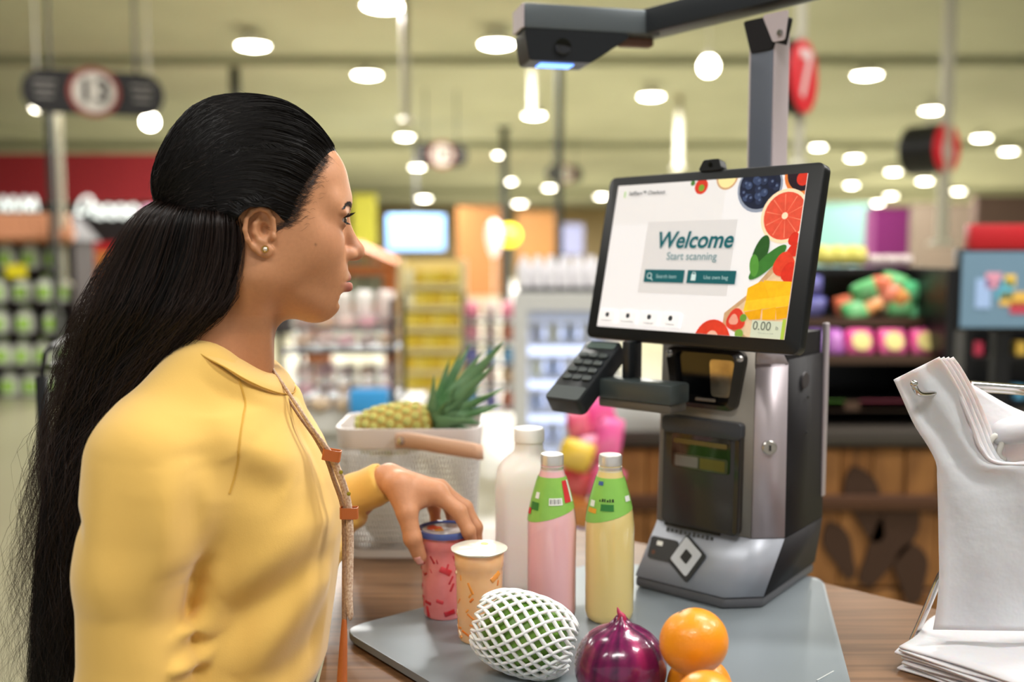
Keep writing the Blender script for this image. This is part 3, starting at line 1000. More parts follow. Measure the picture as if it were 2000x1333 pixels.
M_soot = mat('dark_stencil', '#3a2312', .7)
# dark printed shapes on the planks
for (px, py, sx, sz, ry) in ((1690, 985, .05, .13, .35), (1735, 1060, .06, .16, -.5), (1640, 1075, .04, .1, .4), (1780, 1120, .05, .1, .1)):
    p = W(px, py, Yq - .003)
    MB().prism([(sx * math.cos(a) * (1 + .2 * math.sin(3 * a)), sz * math.sin(a)) for a in np.linspace(0, 2 * PI, 25)[:-1]], 0, .006, T3(p - np.array(t.location), rx=PI / 2) @ T3(rz=ry)).build('stencil', M_soot, t)
# candy rack on top
Yt = 3.15
Xa, Xb = W(1560, 700, Yt)[0], W(1862, 700, Yt)[0]
zk = W(0, 525, Yt)[2]
t = thing('candy_rack', 'black stepped candy rack above the plank checkout counter', 'rack', ((Xa + Xb) / 2, Yt, zt))
w = Xb - Xa
H_ = zk - zt
MB().box((0, .5, H_ / 2), (w, .03, H_)).build('back_panel', M_black, t)
for s in (-1, 1):
    MB().box((s * w / 2, .28, H_ / 2), (.03, .5, H_)).build('side_panel', M_black, t)
MB().box((0, .44, H_ - .012), (w, .16, .025)).build('top_board', M_black, t)
for zq, yd in ((W(0, 800, Yt)[2] - zt, .0), (W(0, 715, Yt)[2] - zt, .10), (W(0, 645, Yt)[2] - zt, .22)):
    MB().box((0, .25 + yd / 2, zq), (w - .03, .5 - yd, .014)).build('shelf_board', M_black, t)
    MB().box((0, yd - .004, zq + .012), (w - .03, .008, .03)).build('price_rail', mat('brown_rail', '#4a3526', .5), t)
zs0, zs1, zs2 = [zt + W(0, y, Yt)[2] - zt for y in (800, 715, 645)]
MB().box((-w * .30, -.006, zs0 - zt + .014), (.10, .004, .03)).build('green_tag', mat('tag_green', '#5d8a3a', .5), t)
MB().box((w * .10, -.006, zs0 - zt + .014), (.2, .004, .03)).build('pink_tag', mat('tag_pink', '#9a4a58', .5), t)
# pink bags on the middle shelf
for k in range(5):
    px = (1600, 1640, 1688, 1752, 1816)[k]
    c, cn = (('#5a2a8a', 'purple'), ('#b04fb8', 'violet'), ('#f0409a', 'pink'), ('#f24c9c', 'pink'), ('#ee4498', 'pink'))[k]
    ww_ = .06 if k < 2 else .1
    p = W(px, 680, Yt + .12)
    o = put_bag((p[0], Yt + .17, zs1 + .058), ww_, .1, .05, c, cn, '%s foil candy bag on the middle shelf of the candy rack' % cn, 'bags on the middle candy shelf', (-.35, 0, 0))
    if k > 1:
        e = MB().lathe([(0, -.003), (.030, -.002), (.032, 0), (.0, .001)], 16, T3((0, -.027, 0), rx=PI / 2)).build('bag_print', mat('cream_print', '#ecd98a', .4), o)
# green and orange heap
heap = [(1672, 612, 0), (1700, 596, 1), (1730, 590, 2), (1760, 600, 0), (1790, 606, 3), (1815, 612, 0), (1690, 570, 0), (1722, 560, 4), (1752, 556, 0), (1785, 572, 3), (1740, 575, 4), (1660, 600, 4), (1770, 585, 1)]
hc = [('#4fb866', 'green'), ('#f09c46', 'orange'), ('#dcc89c', 'tan'), ('#35c078', 'emerald'), ('#e0683a', 'rust orange')]
for k, (px, py, ci) in enumerate(heap):
    p = W(px, py, Yt + .26)
    c, cn = hc[ci]
    put_bag((p[0], Yt + .27 + .012 * (k % 3), max(p[2], zs2 + .045)), .09, .078, .045, c, cn, '%s wrapped candy in the heap on the top shelf of the candy rack' % cn, 'wrapped candies heaped on the top shelf', (RNG.uniform(-.5, .5), RNG.uniform(-.6, .6), RNG.uniform(-.4, .4)))
for k, (px, py) in enumerate(((1600, 560), (1606, 600), (1596, 625))):
    p = W(px, py, Yt + .2)
    put_bag((p[0], Yt + .28, max(p[2], zs2 + .055)), .07, .07, .05, '#3a3f9e', 'blue', 'blue foil bag at the kiosk end of the top candy shelf', 'blue bags on the top candy shelf', (.1, .2 * k, 0))
for k in range(3):
    p = W(1612 + k * 30, 505, Yt + .44)
    put_bag((p[0], Yt + .44, zk + .040), .08, .07, .06, '#d9d04a', 'yellow', 'yellow bag lying on top of the candy rack', 'yellow bags on the candy rack top', (0, .1, .2))
for k in range(3):
    p = W(1708 + k * 28, 515, Yt + .44)
    put_bag((p[0], Yt + .44, zk + .024), .07, .038, .06, '#c9b8b4', 'pale', 'small pale bag lying on top of the candy rack', 'pale bags on the candy rack top', (0, .0, .1))
# teal wall section, purple column, far stalls
slab('wall_section', 1585, 400, 1705, 560, 21, .2, mat('teal_wall', '#729c92', .6), 'pale teal wall section behind the candy rack', 'wall panel', floor=True)
slab('store_column', 1703, 408, 1778, 560, 18, .5, mat('purple_col', '#6e1f5c', .5), 'dark purple square column behind the candy rack', 'column', floor=True)
slab('wall_section', 1778, 400, 1900, 560, 22, .2, mat('taupe_wall', '#7c6d5e', .6), 'dull taupe wall section right of the purple column', 'wall panel', floor=True)
slab('wall_section', 1900, 385, 2100, 560, 19, .2, mat('brown_wall', '#5e4a40', .6), 'dark brown wall section behind the red topped display screen', 'wall panel', floor=True)
# tall black shelf behind the register screen
Yb_ = 3.5
X0, X1 = W(1892, 700, Yb_)[0], W(2160, 700, Yb_)[0]
t = thing('gum_shelf', 'black shelf of small sweets behind the register screen', 'shelf', ((X0 + X1) / 2, Yb_, zt + .0005))
w = X1 - X0
hq = W(0, 540, Yb_)[2] - zt
MB().box((0, .2, hq / 2), (w, .03, hq)).build('back_panel', M_black, t)
for s_ in (-1, 1):
    MB().box((s_ * w / 2, .1, hq / 2), (.03, .2, hq)).build('side_panel', M_black, t)
for q in range(3):
    zq = .02 + q * hq / 3
    MB().box((0, .1, zq), (w - .03, .2, .015)).build('shelf_board', M_black, t)
    for k in range(6):
        c, cn = (('#e8d8d0', 'white'), ('#d0405a', 'red'), ('#5fa7c8', 'blue'), ('#d9b24a', 'amber'))[(k + q) % 4]
        o = obj('gum_pack', carton(.036, .05, .05, c, 'gum' + cn)); o.location = (X0 + .05 + k * (w - .1) / 5, Yb_ + .06, zt + zq + .0095)
        tag(o, '%s gum pack on the %s board of the black shelf' % (cn, ('lowest', 'middle', 'top')[q]), 'pack', 'gum packs behind the register screen')
# register screen with red topper
Yv = 3.17
X0, X1, Z0, Z1 = pxbox(1876, 492, 2070, 640, Yv)
t = thing('register_screen', 'colourful register screen with a red topper on a black stand', 'screen', ((X0 + X1) / 2, Yv, zt - .0))
w, h = X1 - X0, Z1 - Z0
zl = Z0 - zt
M_scr = mat('screen_picture', '#5d7686', .3, emit=('#6f8c9e', .28))
MB().box((0, .03, zl + h / 2), (w + .02, .04, h + .02), bev=.006).build('casing', M_black, t)
MB().box((0, .006, zl + h / 2), (w, .006, h)).build('display', M_scr, t)
dsp = t.children[-1]
for (ax, az, sw, sh, c) in ((.55, .72, .18, .2, '#3f8a2a'), (-.35, .62, .2, .16, '#c98a9a'), (-.1, .5, .22, .2, '#4f9fb4'), (.2, .38, .5, .14, '#c9a04a'), (.3, .26, .35, .12, '#a83a4a'), (-.55, .45, .2, .3, '#8fa6c8'), (.0, .62, .14, .12, '#d9b24a'), (.6, .4, .25, .3, '#b8505a')):
    MB().box((ax * w / 2, .0015, zl + az * h), (sw * w * .8, .002, sh * h * 1.3), rz=0).build('picture_patch', mat('scr' + c, c, .3, emit=(c, .3)), dsp)
MB().box((0, .05, zl / 2), (.05, .04, zl)).build('stand', M_black, t)
MB().box((0, .06, .01), (.22, .18, .02), bev=.005).build('foot', M_black, t)
zr0, zr1 = W(0, 488, Yv)[2] - zt, W(0, 438, Yv)[2] - zt
MB().box((.01, .03, (zr0 + zr1) / 2), (w - .03, .05, zr1 - zr0), bev=.004).build('red_topper', M_red, t)
# small goods by the register stand
for k in range(4):
    c, cn = (('#e8d8d0', 'white'), ('#d0405a', 'red'), ('#5fa7c8', 'blue'), ('#d9b24a', 'amber'))[k]
    o = obj('snack_pack', carton(.04, .06, .05, c, 'reg' + cn)); o.location = (float(W(1905 + k * 20, 690, 3.14)[0]), 3.13 if k < 3 else 3.36, zt + .001)
    tag(o, '%s small pack beside the register stand on the plank counter' % cn, 'pack', 'small packs beside the register stand')

# ------------------------------------------------------------------ wooden checkout counter and scale plate
ZT = CZ - 0.46                 # counter top height
M_oak = mat('counter_wood', '#7d5c40', .42, wave=((3.0, 90, 10), .5), col2='#5c4029')
M_oakd = mat('counter_wood_edge', '#6e4d33', .5)
cpoly = [(-.196, .80), (-.205, 1.0), (-.214, 1.10), (-.222, 1.17), (-.250, 1.26), (-.40, 1.44), (-.40, 1.64), (.10, 1.64), (.4266, 1.371), (.5493, 1.259), (.86, 1.0), (.86, .62), (-.12, .62)]
cp = G(1700, 1158, ZT)
t = thing('self_checkout_counter', 'brown wood self checkout counter under the grey scale plate', 'counter', (.2, 1.1, 0))
loc = lambda p: (p[0] - .2, p[1] - 1.1)
MB().prism(roundpoly([loc(p) for p in cpoly], .02, 3), ZT - .035, ZT, bev=.003, seg=2).build('worktop', M_oak, t)
inner = [(-.10, .82), (-.11, 1.02), (-.13, 1.22), (-.22, 1.44), (-.22, 1.58), (.08, 1.58), (.40, 1.32), (.52, 1.21), (.8, .98), (.8, .68), (-.08, .68)]
MB().prism([loc(p) for p in inner], 0, ZT - .036).build('cabinet', M_oakd, t)
MB().prism([(x * .97, y * .97) for x, y in [loc(p) for p in inner]], 0, .001).build('plinth', M_dkgrey, t)

M_plate = mat('scale_plate', '#828a8f', .34, metal=.25, noise=(7, .15), col2='#798388', spec=.5)
ppoly = [(-.205, 1.158), (.125, 1.417), (.432, 1.352), (.298, .755), (.10, .775)][::-1]
pc_ = (.13, 1.13)
t = thing('scale_plate', 'grey rounded weighing plate lying on the wooden counter', 'scale', (*pc_, ZT))
pl = [(x - pc_[0], y - pc_[1]) for x, y in ppoly]
rp = roundpoly(pl, .03, 7)
MB().prism([(x * .985, y * .985) for x, y in rp], .0003, .004).build('base', M_dkgrey, t)
MB().prism(rp, .004, .0125, bev=.0035, seg=3).build('plate', M_plate, t)
ZP = ZT + .0126
e = MB().box((0, 0, 0), (.035, .0016, .0012)); o = e.build('edge_mark', mat('plate_mark', '#d6dbdc', .3, metal=.6), t)
_p = G(1612, 1322, ZP); o.location = (_p[0] - pc_[0], _p[1] - pc_[1], .0131); o.rotation_euler = (0, 0, .75)

# ------------------------------------------------------------------ bottles
M_glassy = mat('bottle_glass', '#f4f6f2', .04, trans=.9, ior=1.45)
M_cap = mat('silver_cap', '#dedbd6', .3, metal=.6)
def bottle(px, py, liquid, lname, label, cat, tint, labcols, rz):
    p = G(px, py, ZP)
    t = thing('drink_bottle', label, cat, (p[0], p[1] + .029, ZP + .0004), rz)
    prof = [(0, .0), (.0255, 0), (.0288, .004), (.0300, .012), (.0300, .128), (.0285, .143), (.0245, .163), (.0185, .186), (.0142, .2), (.0136, .207), (0, .207)]
    prof = [(r, z * 1.0) for r, z in prof]
    MB().lathe(prof, 40).build('glass', mat('liquid_' + lname, liquid, .12, coat=.8, noise=(9, .12), col2=tint, spec=.6), t, smooth=50)
    # necked silver screw cap
    MB().lathe([(.0137, .2), (.0142, .201), (.0142, .205), (.0128, .206), (.0142, .207), (.0142, .2185), (.0132, .2205), (0, .2205)], 32).build('cap', M_cap, t, smooth=30)
    MB().lathe([(.0146, .196), (.0148, .1965), (.0143, .2002), (.0138, .2003)], 32).build('neck_ring', mat('clear_neck', '#d8d6cf', .1, coat=.6), t, smooth=40)
    # green label wrapped on the shoulder, slanted lower edge
    def rz_at(z):
        zs = [q[1] for q in prof[1:]]; rs = [q[0] for q in prof[1:]]
        return float(np.interp(z, zs[1:], rs[1:]))
    rows = []
    for i in range(25):
        a = -PI * .98 + 2 * PI * .98 * i / 24
        zlow = .141 + .009 * math.cos(a)
        rows.append([((rz_at(z) + .0005) * math.cos(a), (rz_at(z) + .0005) * math.sin(a), z) for z in np.linspace(zlow, .192, 9)])
    MB().sheet(rows).build('label', mat('bottle_label_' + lname, labcols[0], .3, noise=(60, .35), col2=labcols[1]), t, smooth=179)
    lb = t.children[-1]
    def patch(a0, a1, z0, z1, m, nm):
        g = []
        for i in range(7):
            a = a0 + (a1 - a0) * i / 6
            g.append([((rz_at(z) + .0011) * math.cos(a), (rz_at(z) + .0011) * math.sin(a), z) for z in np.linspace(z0, z1, 4)])
        MB().sheet(g).build(nm, m, lb, smooth=179)
    t.scale = (1, 1, .925)
    return t, patch, lb
M_pw = mat('print_white', '#eef0ea', .4)
M_pb = mat('print_black', '#1a1c18', .4)
M_pr = mat('print_red', '#d32f3a', .4)
M_pg = mat('print_dark_green', '#2f7a34', .4)
M_py = mat('print_orange', '#e6a437', .4)
M_pbl = mat('print_blue', '#3a5f9a', .4)
t1, patch, lb = bottle(1079, 1222, '#f2bcc0', 'pink', 'glass bottle of pale pink milk drink with green shoulder label', 'bottle', '#eeb2b6', ('#93c65a', '#6fae48'), 0)
patch(-1.75, -1.1, .158, .167, M_pw, 'barcode_patch')
for k in range(9):
    patch(-1.70 + k * .062, -1.70 + k * .062 + (.02 if k % 3 else .035), .1595, .1657, M_pb, 'barcode_bar')
patch(-.95, -.55, .16, .188, M_pr, 'red_flash')
patch(-.52, -.35, .16, .188, M_pw, 'white_flash')
patch(-2.75, -2.25, .150, .160, M_pg, 'leaf_print'); patch(-2.55, -2.3, .165, .173, M_pw, 'white_print')
patch(-2.95, -2.7, .143, .151, M_pr, 'red_corner')
t2, patch, lb = bottle(1194, 1224, '#ead38a', 'yellow', 'glass bottle of creamy yellow drink with green shoulder label', 'bottle', '#e3c876', ('#8fc95c', '#7fbf52'), 0)
for k in range(6):
    patch(-2.2 + k * .125, -2.2 + k * .125 + (.085 if k % 2 else .06), .163, .1668 if k % 3 else .1655, M_pb, 'black_lettering')
patch(-2.1, -1.5, .1515, .160, M_pg, 'leaf_print')
patch(-.85, -.45, .162, .169, M_pw, 'white_patch')
patch(-2.85, -2.3, .147, .153, M_py, 'orange_print'); patch(-2.75, -2.45, .155, .163, M_pw, 'white_print')
patch(-2.45, -2.1, .183, .188, M_pbl, 'blue_emblem')
# milk jug (translucent white plastic)
p = G(1034, 1172, ZP)
t = thing('milk_jug', 'large translucent white plastic milk jug behind the pink bottle', 'jug', (p[0], p[1] + .05, ZP + .0004))
rings = []
for z, w_, d_, r_ in ((0, .084, .078, .016), (.006, .092, .086, .02), (.02, .095, .088, .02), (.17, .096, .089, .02), (.19, .092, .086, .024), (.206, .078, .074, .03), (.219, .054, .054, .026), (.226, .042, .042, .0205), (.238, .04, .04, .0195)):
    rings.append([(x, y, z) for x, y in rrect(w_, d_, min(r_, w_ / 2 - .0005), 6)])
MB().loft(rings).build('body', mat('milk_plastic', '#f8f1ea', .35, sss=.3, spec=.4), t, smooth=50)
t.scale = (.93, .93, .83)
MB().lathe([(.0205, .2385), (.022, .24), (.022, .258), (.02, .261), (0, .2615)], 28).build('cap', mat('milk_cap', '#fbf8f2', .4), t, smooth=35)

# ------------------------------------------------------------------ jelly cups
def jelly_cup(px, py, R, Hc, body, bits, nbits, label, lid, top_r=1.12):
    p = G(px, py, ZP)
    t = thing('jelly_cup', label, 'cup', (p[0], p[1] + R * .9, ZP + .0004))
    prof = [(0, 0), (R * .86, 0), (R * .92, .004), (R * .97, Hc * .35), (R, Hc * .7), (R * 1.02, Hc * .80), (R * 1.055, Hc * .815), (R * 1.06, Hc * .97), (R * 1.02, Hc * .985), (0, Hc * .985)]
    MB().lathe(prof, 40).build('cup_body', mat('jelly_' + body, body, .16, coat=.7, noise=(55, .22), col2=bits[0], spec=.6, sss=.15), t, smooth=40)
    bd = t.children[-1]
    k = 0
    for _ in range(nbits):
        a = RNG.uniform(PI * .98, 2.05 * PI); z = RNG.uniform(Hc * .06, Hc * .74)
        s = RNG.uniform(.35, 1.0)
        rr = float(np.interp(z, [q[1] for q in prof[1:8]], [q[0] for q in prof[1:8]])) - .0012
        M = T3((rr * math.cos(a), rr * math.sin(a), z), rz=a + PI / 2) @ T3(ry=RNG.uniform(0, 3))
        MB().box((0, 0, 0), (.016 * s, .0034, .009 * s * RNG.uniform(.35, 1)), M, bev=.0014, seg=2).build('jelly_piece', mat('bit' + bits[k % len(bits)], bits[k % len(bits)], .2, coat=.5), bd)
        k += 1
    return t
t = jelly_cup(866, 1214, .0288, .108, '#ea8f90', ('#c02834', '#cf3a44', '#b01c2a'), 30, 'clear cup of pink drink with red jelly pieces, held by the hand', 'blue')
R = .0288 * 1.06
MB().lathe([(R * .86, .1065), (R * .9, .1085), (R * 1.08, .1095), (R * 1.11, .106), (R * 1.09, .102), (R * 1.03, .1015)], 40).build('blue_rim', mat('rim_blue', '#4a5f9e', .25, coat=.5), t, smooth=50)
MB().lathe([(0, .1066), (R * .9, .1072), (R * .9, .1076), (0, .1078)], 32).build('film_lid', mat('film_lid', '#cfd2d2', .2, metal=.4, noise=(60, .6), col2='#e9e8e4', bump=(90, .6, .003)), t, smooth=50)
fl = t.children[-1]
for (x, y, c, sx, sy) in ((-.012, .002, '#c8502e', .01, .008), (-.006, -.006, '#d6902e', .006, .005), (-.016, .009, '#b03a32', .006, .005)):
    MB().lathe([(0, 0), (1, 0), (.95, .0006), (0, .0008)], 12, T3((x, y, .1078), s=(sx, sy, 1))).build('lid_print', mat('lidp' + c, c, .3), fl)
t2c = jelly_cup(935, 1262, .0272, .107, '#f6c693', ('#ee8a2e', '#f09a40', '#e87a22', '#f8dcb4'), 34, 'clear cup of orange drink with orange jelly pieces and foil lid', 'foil')
R = .0272 * 1.06
nl = 48
lidp = lambda z, q: [((R * q * (1 + .004 * math.sin(9 * a) + .003 * math.sin(17 * a))) * math.cos(a), (R * q * (1 + .004 * math.sin(9 * a))) * math.sin(a), z + .0002 * math.sin(7 * a)) for a in np.linspace(0, 2 * PI, nl + 1)[:-1]]
b = MB().loft([lidp(.104, 1.04), lidp(.1058, 1.13), lidp(.1068, 1.14), lidp(.1075, 1.1), lidp(.1078, .5), lidp(.1079, .02)])
b.build('foil_lid', mat('foil_lid', '#e9e6da', .3, metal=.25, noise=(24, .3), col2='#d9d6b0', bump=(120, .3, .001)), t2c, smooth=60)
MB().lathe([(0, 0), (.0048, 0), (.0045, .0005), (0, .0006)], 14, T3((.006, .014, .1079))).build('lid_mark', mat('lidmark', '#c8c23a', .4), t2c)

# ------------------------------------------------------------------ guava in white foam net
p = G(1022, 1331, ZP)
GR = np.array([.0465, .0405, .0395])
gc = np.array([p[0] + .001, p[1] + .022, ZP + .0435])
t = thing('guava', 'green guava wrapped in a white foam net sleeve', 'fruit', gc, -.12)
def gsurf(u, a, off=0.0):
    """u along the long axis -1..1"""
    r = math.sqrt(max(0, 1 - abs(u) ** 2.2)) ** .9
    return (GR[0] * u, (GR[1] * r + off) * math.cos(a), (GR[2] * r + off) * math.sin(a))
MB().loft([[gsurf(math.sin(v), a) for a in np.linspace(0, 2 * PI, 33)[:-1]] for v in np.linspace(-1.55, 1.55, 26)]).build('fruit_body', mat('guava_skin', '#5d8a2e', .4, noise=(18, .5), col2='#87a845', bump=(60, .25, .002)), t, smooth=179)
# net: two families of helical foam cords meeting in diamonds
NC = 18
M_foam = mat('foam_net', '#f1efec', .65, sss=.2, bump=(160, .3, .001))
net = MB()
L0, L1 = -1.12, 1.16
def netpt(s, a):
    u = L0 + (L1 - L0) * s
    r = math.sqrt(max(0.0, 1 - min(abs(u) / 1.26, 1) ** 2.4)) ** .85
    rr = max(r, .36 + .10 * max(0, abs(u) - .8))
    x = GR[0] * u
    wob = 1 + .03 * math.sin(3 * a + 2 * s)
    return (x, (GR[1] * rr + .0028) * math.cos(a) * wob, (GR[2] * rr + .0028) * math.sin(a) * wob)
nseg = 44
for fam in (1, -1):
    for k in range(NC):
        pts = []
        for i in range(nseg + 1):
            s = i / nseg
            # zig so that cords touch, expanding net: angular travel of 4 diamonds half-steps
            a = 2 * PI * k / NC + fam * (s * 10.5) * (PI / NC) * 1.25
            pts.append(netpt(s, a))
        net.tube(pts, .0024, 6, flat=.75)
net_o = net.build('foam_net', M_foam, t, smooth=179)
net_o['kind'] = 'stuff'
t.rotation_euler = (.1, .22, -.2)

# ------------------------------------------------------------------ red onion
p = G(1212, 1352, ZP)
ORd = .0455
oc = G(1212, 1303, ZP + .0424)
t = thing('red_onion', 'glossy dark purple red onion beside the oranges', 'onion', oc)
rings = []
nv = 64
for j in range(41):
    v = -PI / 2 + PI * j / 40
    ring = []
    for i in range(nv):
        a = 2 * PI * i / nv
        r = ORd * math.cos(v) ** .9 * (1 + .006 * math.sin(9 * a + 1) + .004 * math.sin(23 * a))
        z = ORd * .93 * math.sin(v)
        # neck and basal dimple
        z += .010 * math.exp(-((PI / 2 - v) / .16) ** 2) * (1 + .25 * math.sin(3 * a))
        z += .006 * math.exp(-((v + PI / 2) / .25) ** 2)
        ring.append((max(r, .0012), a, z))
    rings.append([(r * math.cos(a), r * math.sin(a), z) for r, a, z in ring])
me = MB().loft(rings).mesh('bulb')
V = coords(me)
az = np.arctan2(V[:, 1], V[:, 0])
st = .5 + .5 * np.sin(az * 14 + 2.2 * np.sin(az * 3)) * np.sin(az * 5 + 1)
st = np.clip(st + RNG.normal(0, .08, len(V)), 0, 1)
c0, c1, c2 = np.array(lin('#3a0c33')), np.array(lin('#7a1650')), np.array(lin('#b02a68'))
C = c0 + (c1 - c0) * st[:, None]
streak = np.clip(np.exp(-((az + 1.15) / .16) ** 2), 0, 1) * np.clip(.4 + V[:, 2] / .05, 0, 1)
C = C + (c2 - C) * streak[:, None] * .9
set_col(me, C)
ob = obj('bulb', me, mat('onion_skin', '#5a1238', .22, attr='col', coat=.6, bump=((160, 160, 14), .25, .002)), t, smooth=179)
MB().tube(catmull([(0, 0, .046), (.001, -.001, .051), (-.002, .0, .055), (-.0035, .001, .060)], 9), [.0055, .005, .0044, .0038, .003, .0024, .0018, .001, .0004], 10).build('dry_neck', mat('onion_neck', '#b02a52', .5, noise=(200, .5)), t, smooth=60)
# ------------------------------------------------------------------ oranges
M_or = mat('orange_peel', '#f0951a', .33, noise=(14, .22), col2='#e27c0c', bump=(420, .35, .0012), coat=.15, sss=.08)
def orange(c, r, label, tilt):
    t = thing('orange_fruit', label, 'orange', c, 0)
    rings = []
    for j in range(33):
        v = -PI / 2 + PI * j / 32
        rings.append([((r * math.cos(v) * (1 + .008 * math.sin(2 * a + 1))) * math.cos(a), (r * math.cos(v)) * math.sin(a), r * .95 * math.sin(v) - .0022 * math.exp(-((PI / 2 - v) / .2) ** 2)) for a in np.linspace(0, 2 * PI, 49)[:-1]])
    M = T3(rx=tilt[0], ry=tilt[1])
    MB().loft(rings, M).build('peel', M_or, t, smooth=179)
    MB().lathe([(0, 0), (.0022, 0), (.0028, .0009), (.0012, .0016), (0, .0012)], 8, M @ T3((0, 0, r * .95 - .0026))).build('stem_button', mat('stem_button', '#4a4a1e', .7), t)
    return t
ro = .0315
cA = G(1366, 1342, ZP + ro * .95)
cB = W(1386, 1384, .815)
cT = W(1355, 1254, cA[1] - .027)
orange(cA, ro, 'orange half hidden under the topmost orange, beside the onion', (-.5, .4))
orange(cB, ro, 'orange at the front of the pile, cut off by the edge of the picture', (-.2, .7))
orange(cT, ro * 1.02, 'topmost round orange of the little pile by the onion', (-.30, -.42))
orange((cB[0] - .02, cB[1] - .02, ZP + ro * .95), ro, 'orange lying at the bottom of the pile, under the front one', (.2, .7))

# ------------------------------------------------------------------ white mesh basket with pineapple
M_bw = mat('basket_white', '#d9d6d2', .45)
M_bwr = mat('basket_rim', '#d8cfcb', .4)
BY = 1.47
bl, brr = W(655, 900, BY)[0], W(938, 900, BY)[0]
bz1 = W(0, 838, BY)[2]
bcx = (bl + brr) / 2
bw = brr - bl
t = thing('shopping_basket', 'white perforated shopping basket with a tan handle on the counter', 'basket', (bcx, BY + .075, ZT + .0005))
hz_ = bz1 - ZT
bd_ = .16
def bring(z, k=1.0):
    f = z / hz_
    w_, d_ = bw * (.90 + .10 * f) * k, bd_ * (.88 + .12 * f) * k
    return [(x, y, z) for x, y in rrect(w_, d_, .03, 7)]
# perforated wall: strip lattice of crossed thin wires
lat = MB()
n_ = len(bring(0))
def per(u, z):
    r_ = np.array(bring(z)); d = np.linalg.norm(np.roll(r_, -1, 0) - r_, axis=1); c = np.concatenate([[0], np.cumsum(d)])
    s_ = (u % 1.0) * c[-1]
    i = min(int(np.searchsorted(c, s_, 'right') - 1), n_ - 1)
    f = (s_ - c[i]) / d[i]
    return r_[i] * (1 - f) + r_[(i + 1) % n_] * f
NW = 150
zl0, zl1 = .012, hz_ - .028
verts_, faces_ = [], []
for fam in (1, -1):
    for k in range(NW):
        pts = [per(k / NW + fam * .06 * s_, zl0 + (zl1 - zl0) * s_) for s_ in np.linspace(0, 1, 10)]
        b0 = len(verts_)
        for i, p in enumerate(pts):
            q = per(k / NW + fam * .06 * i / 9 + .0022, zl0 + (zl1 - zl0) * i / 9)
            verts_ += [p, q]
        faces_ += [(b0 + 2 * i, b0 + 2 * i + 1, b0 + 2 * i + 3, b0 + 2 * i + 2) for i in range(9)]
lo_me = np_mesh(np.array(verts_), np.array(faces_), 'mesh_wall')
lw = obj('mesh_wall', lo_me, M_bw, t); lw['kind'] = 'stuff'
lw.modifiers.new('t', 'SOLIDIFY').thickness = .0012
MB().loft([bring(.0, .97), bring(.0), bring(.013), bring(.013, .985)]).build('bottom_tray', M_bw, t)
MB().loft([bring(hz_ - .03), bring(hz_ - .03, 1.012), bring(hz_ - .002, 1.02), bring(hz_, 1.012), bring(hz_, .985), bring(hz_ - .03, .985)], caps=False).build('rim_band', M_bwr, t)
# handle folded down, tan wood grip
L_ = np.array(t.location)
hp = [W(772, 862, BY - .012) - L_, W(800, 862, BY - .03) - L_, W(860, 872, BY - .06) - L_, W(925, 882, BY - .075) - L_, W(944, 884, BY - .06) - L_, W(938, 884, BY - .03) - L_]
g = []
for p in catmull(hp, 30):
    g.append([tuple(p + np.array([0, 0, dz])) for dz in (-.011, 0, .011)])
hnd = MB().sheet(g).build('handle', mat('handle_tan', '#d2a98c', .5), t); hnd.modifiers.new('t', 'SOLIDIFY').thickness = .006
MB().lathe([(0, 0), (.006, 0), (.005, .003), (0, .004)], 16, T3(tuple(W(783, 862, BY - .022) - L_), rx=PI / 2)).build('handle_rivet', M_steel if 'M_steel' in globals() else mat('brushed_steel', '#b9b6b2', .25, metal=.9), t)
# white round bowl seen through the mesh
tag(MB().lathe([(0, 0), (.03, 0), (.045, .02), (.05, .055), (.046, .085), (.03, .108), (0, .116)], 28, T3((float(W(765, 940, BY + .05)[0]), BY + .062, ZT + .0145))).build('white_melon', mat('melon_white', '#e4e8de', .4), smooth=60), 'round white fruit lying inside the mesh basket', 'fruit')
# pineapple lying across the basket rim
pc0 = W(700, 850, BY + .07); pc1 = W(842, 826, BY + .07)
ax = (pc1 - pc0); Lp = float(np.linalg.norm(ax)); ax /= Lp
t = thing('pineapple', 'ripe pineapple with a green leafy crown lying in the basket', 'pineapple', pc0)
M_ax = Matrix.Translation(Vector((0, 0, 0))) @ Vector((0, 0, 1)).rotation_difference(Vector(ax.tolist())).to_matrix().to_4x4()
prr = lambda f: .040 * (1 - (abs(f - .5) * 2) ** 3.2 * .42)
MB().lathe([(0, -.004)] + [(prr(f), f * Lp) for f in np.linspace(0, 1, 14)] + [(0, Lp + .004)], 28, M_ax).build('fruit_body', mat('pine_body', '#b08a3a', .6, noise=(30, .4), col2='#7f7a30'), t, smooth=60)
pb_ = t.children[-1]
em = None
for r_ in range(9):
    f = .06 + r_ * .11
    for k in range(13):
        a = 2 * PI * (k + .5 * (r_ % 2)) / 13
        if em is None:
            em = MB().lathe([(0, .0028), (.0022, .0014), (.0062, .0012), (.0078, -.001), (0, -.002)], 6).mesh('eye'); em.materials.append(mat('pine_eye', '#bdb45e', .55, noise=(90, .6), col2='#747f34'))
        q = Vector((math.cos(a), math.sin(a), 0))
        o = obj('eye', em, None, pb_)
        o.matrix_local = M_ax @ Matrix.Translation(q * prr(f) + Vector((0, 0, f * Lp))) @ Vector((0, 0, 1)).rotation_difference(q).to_matrix().to_4x4()
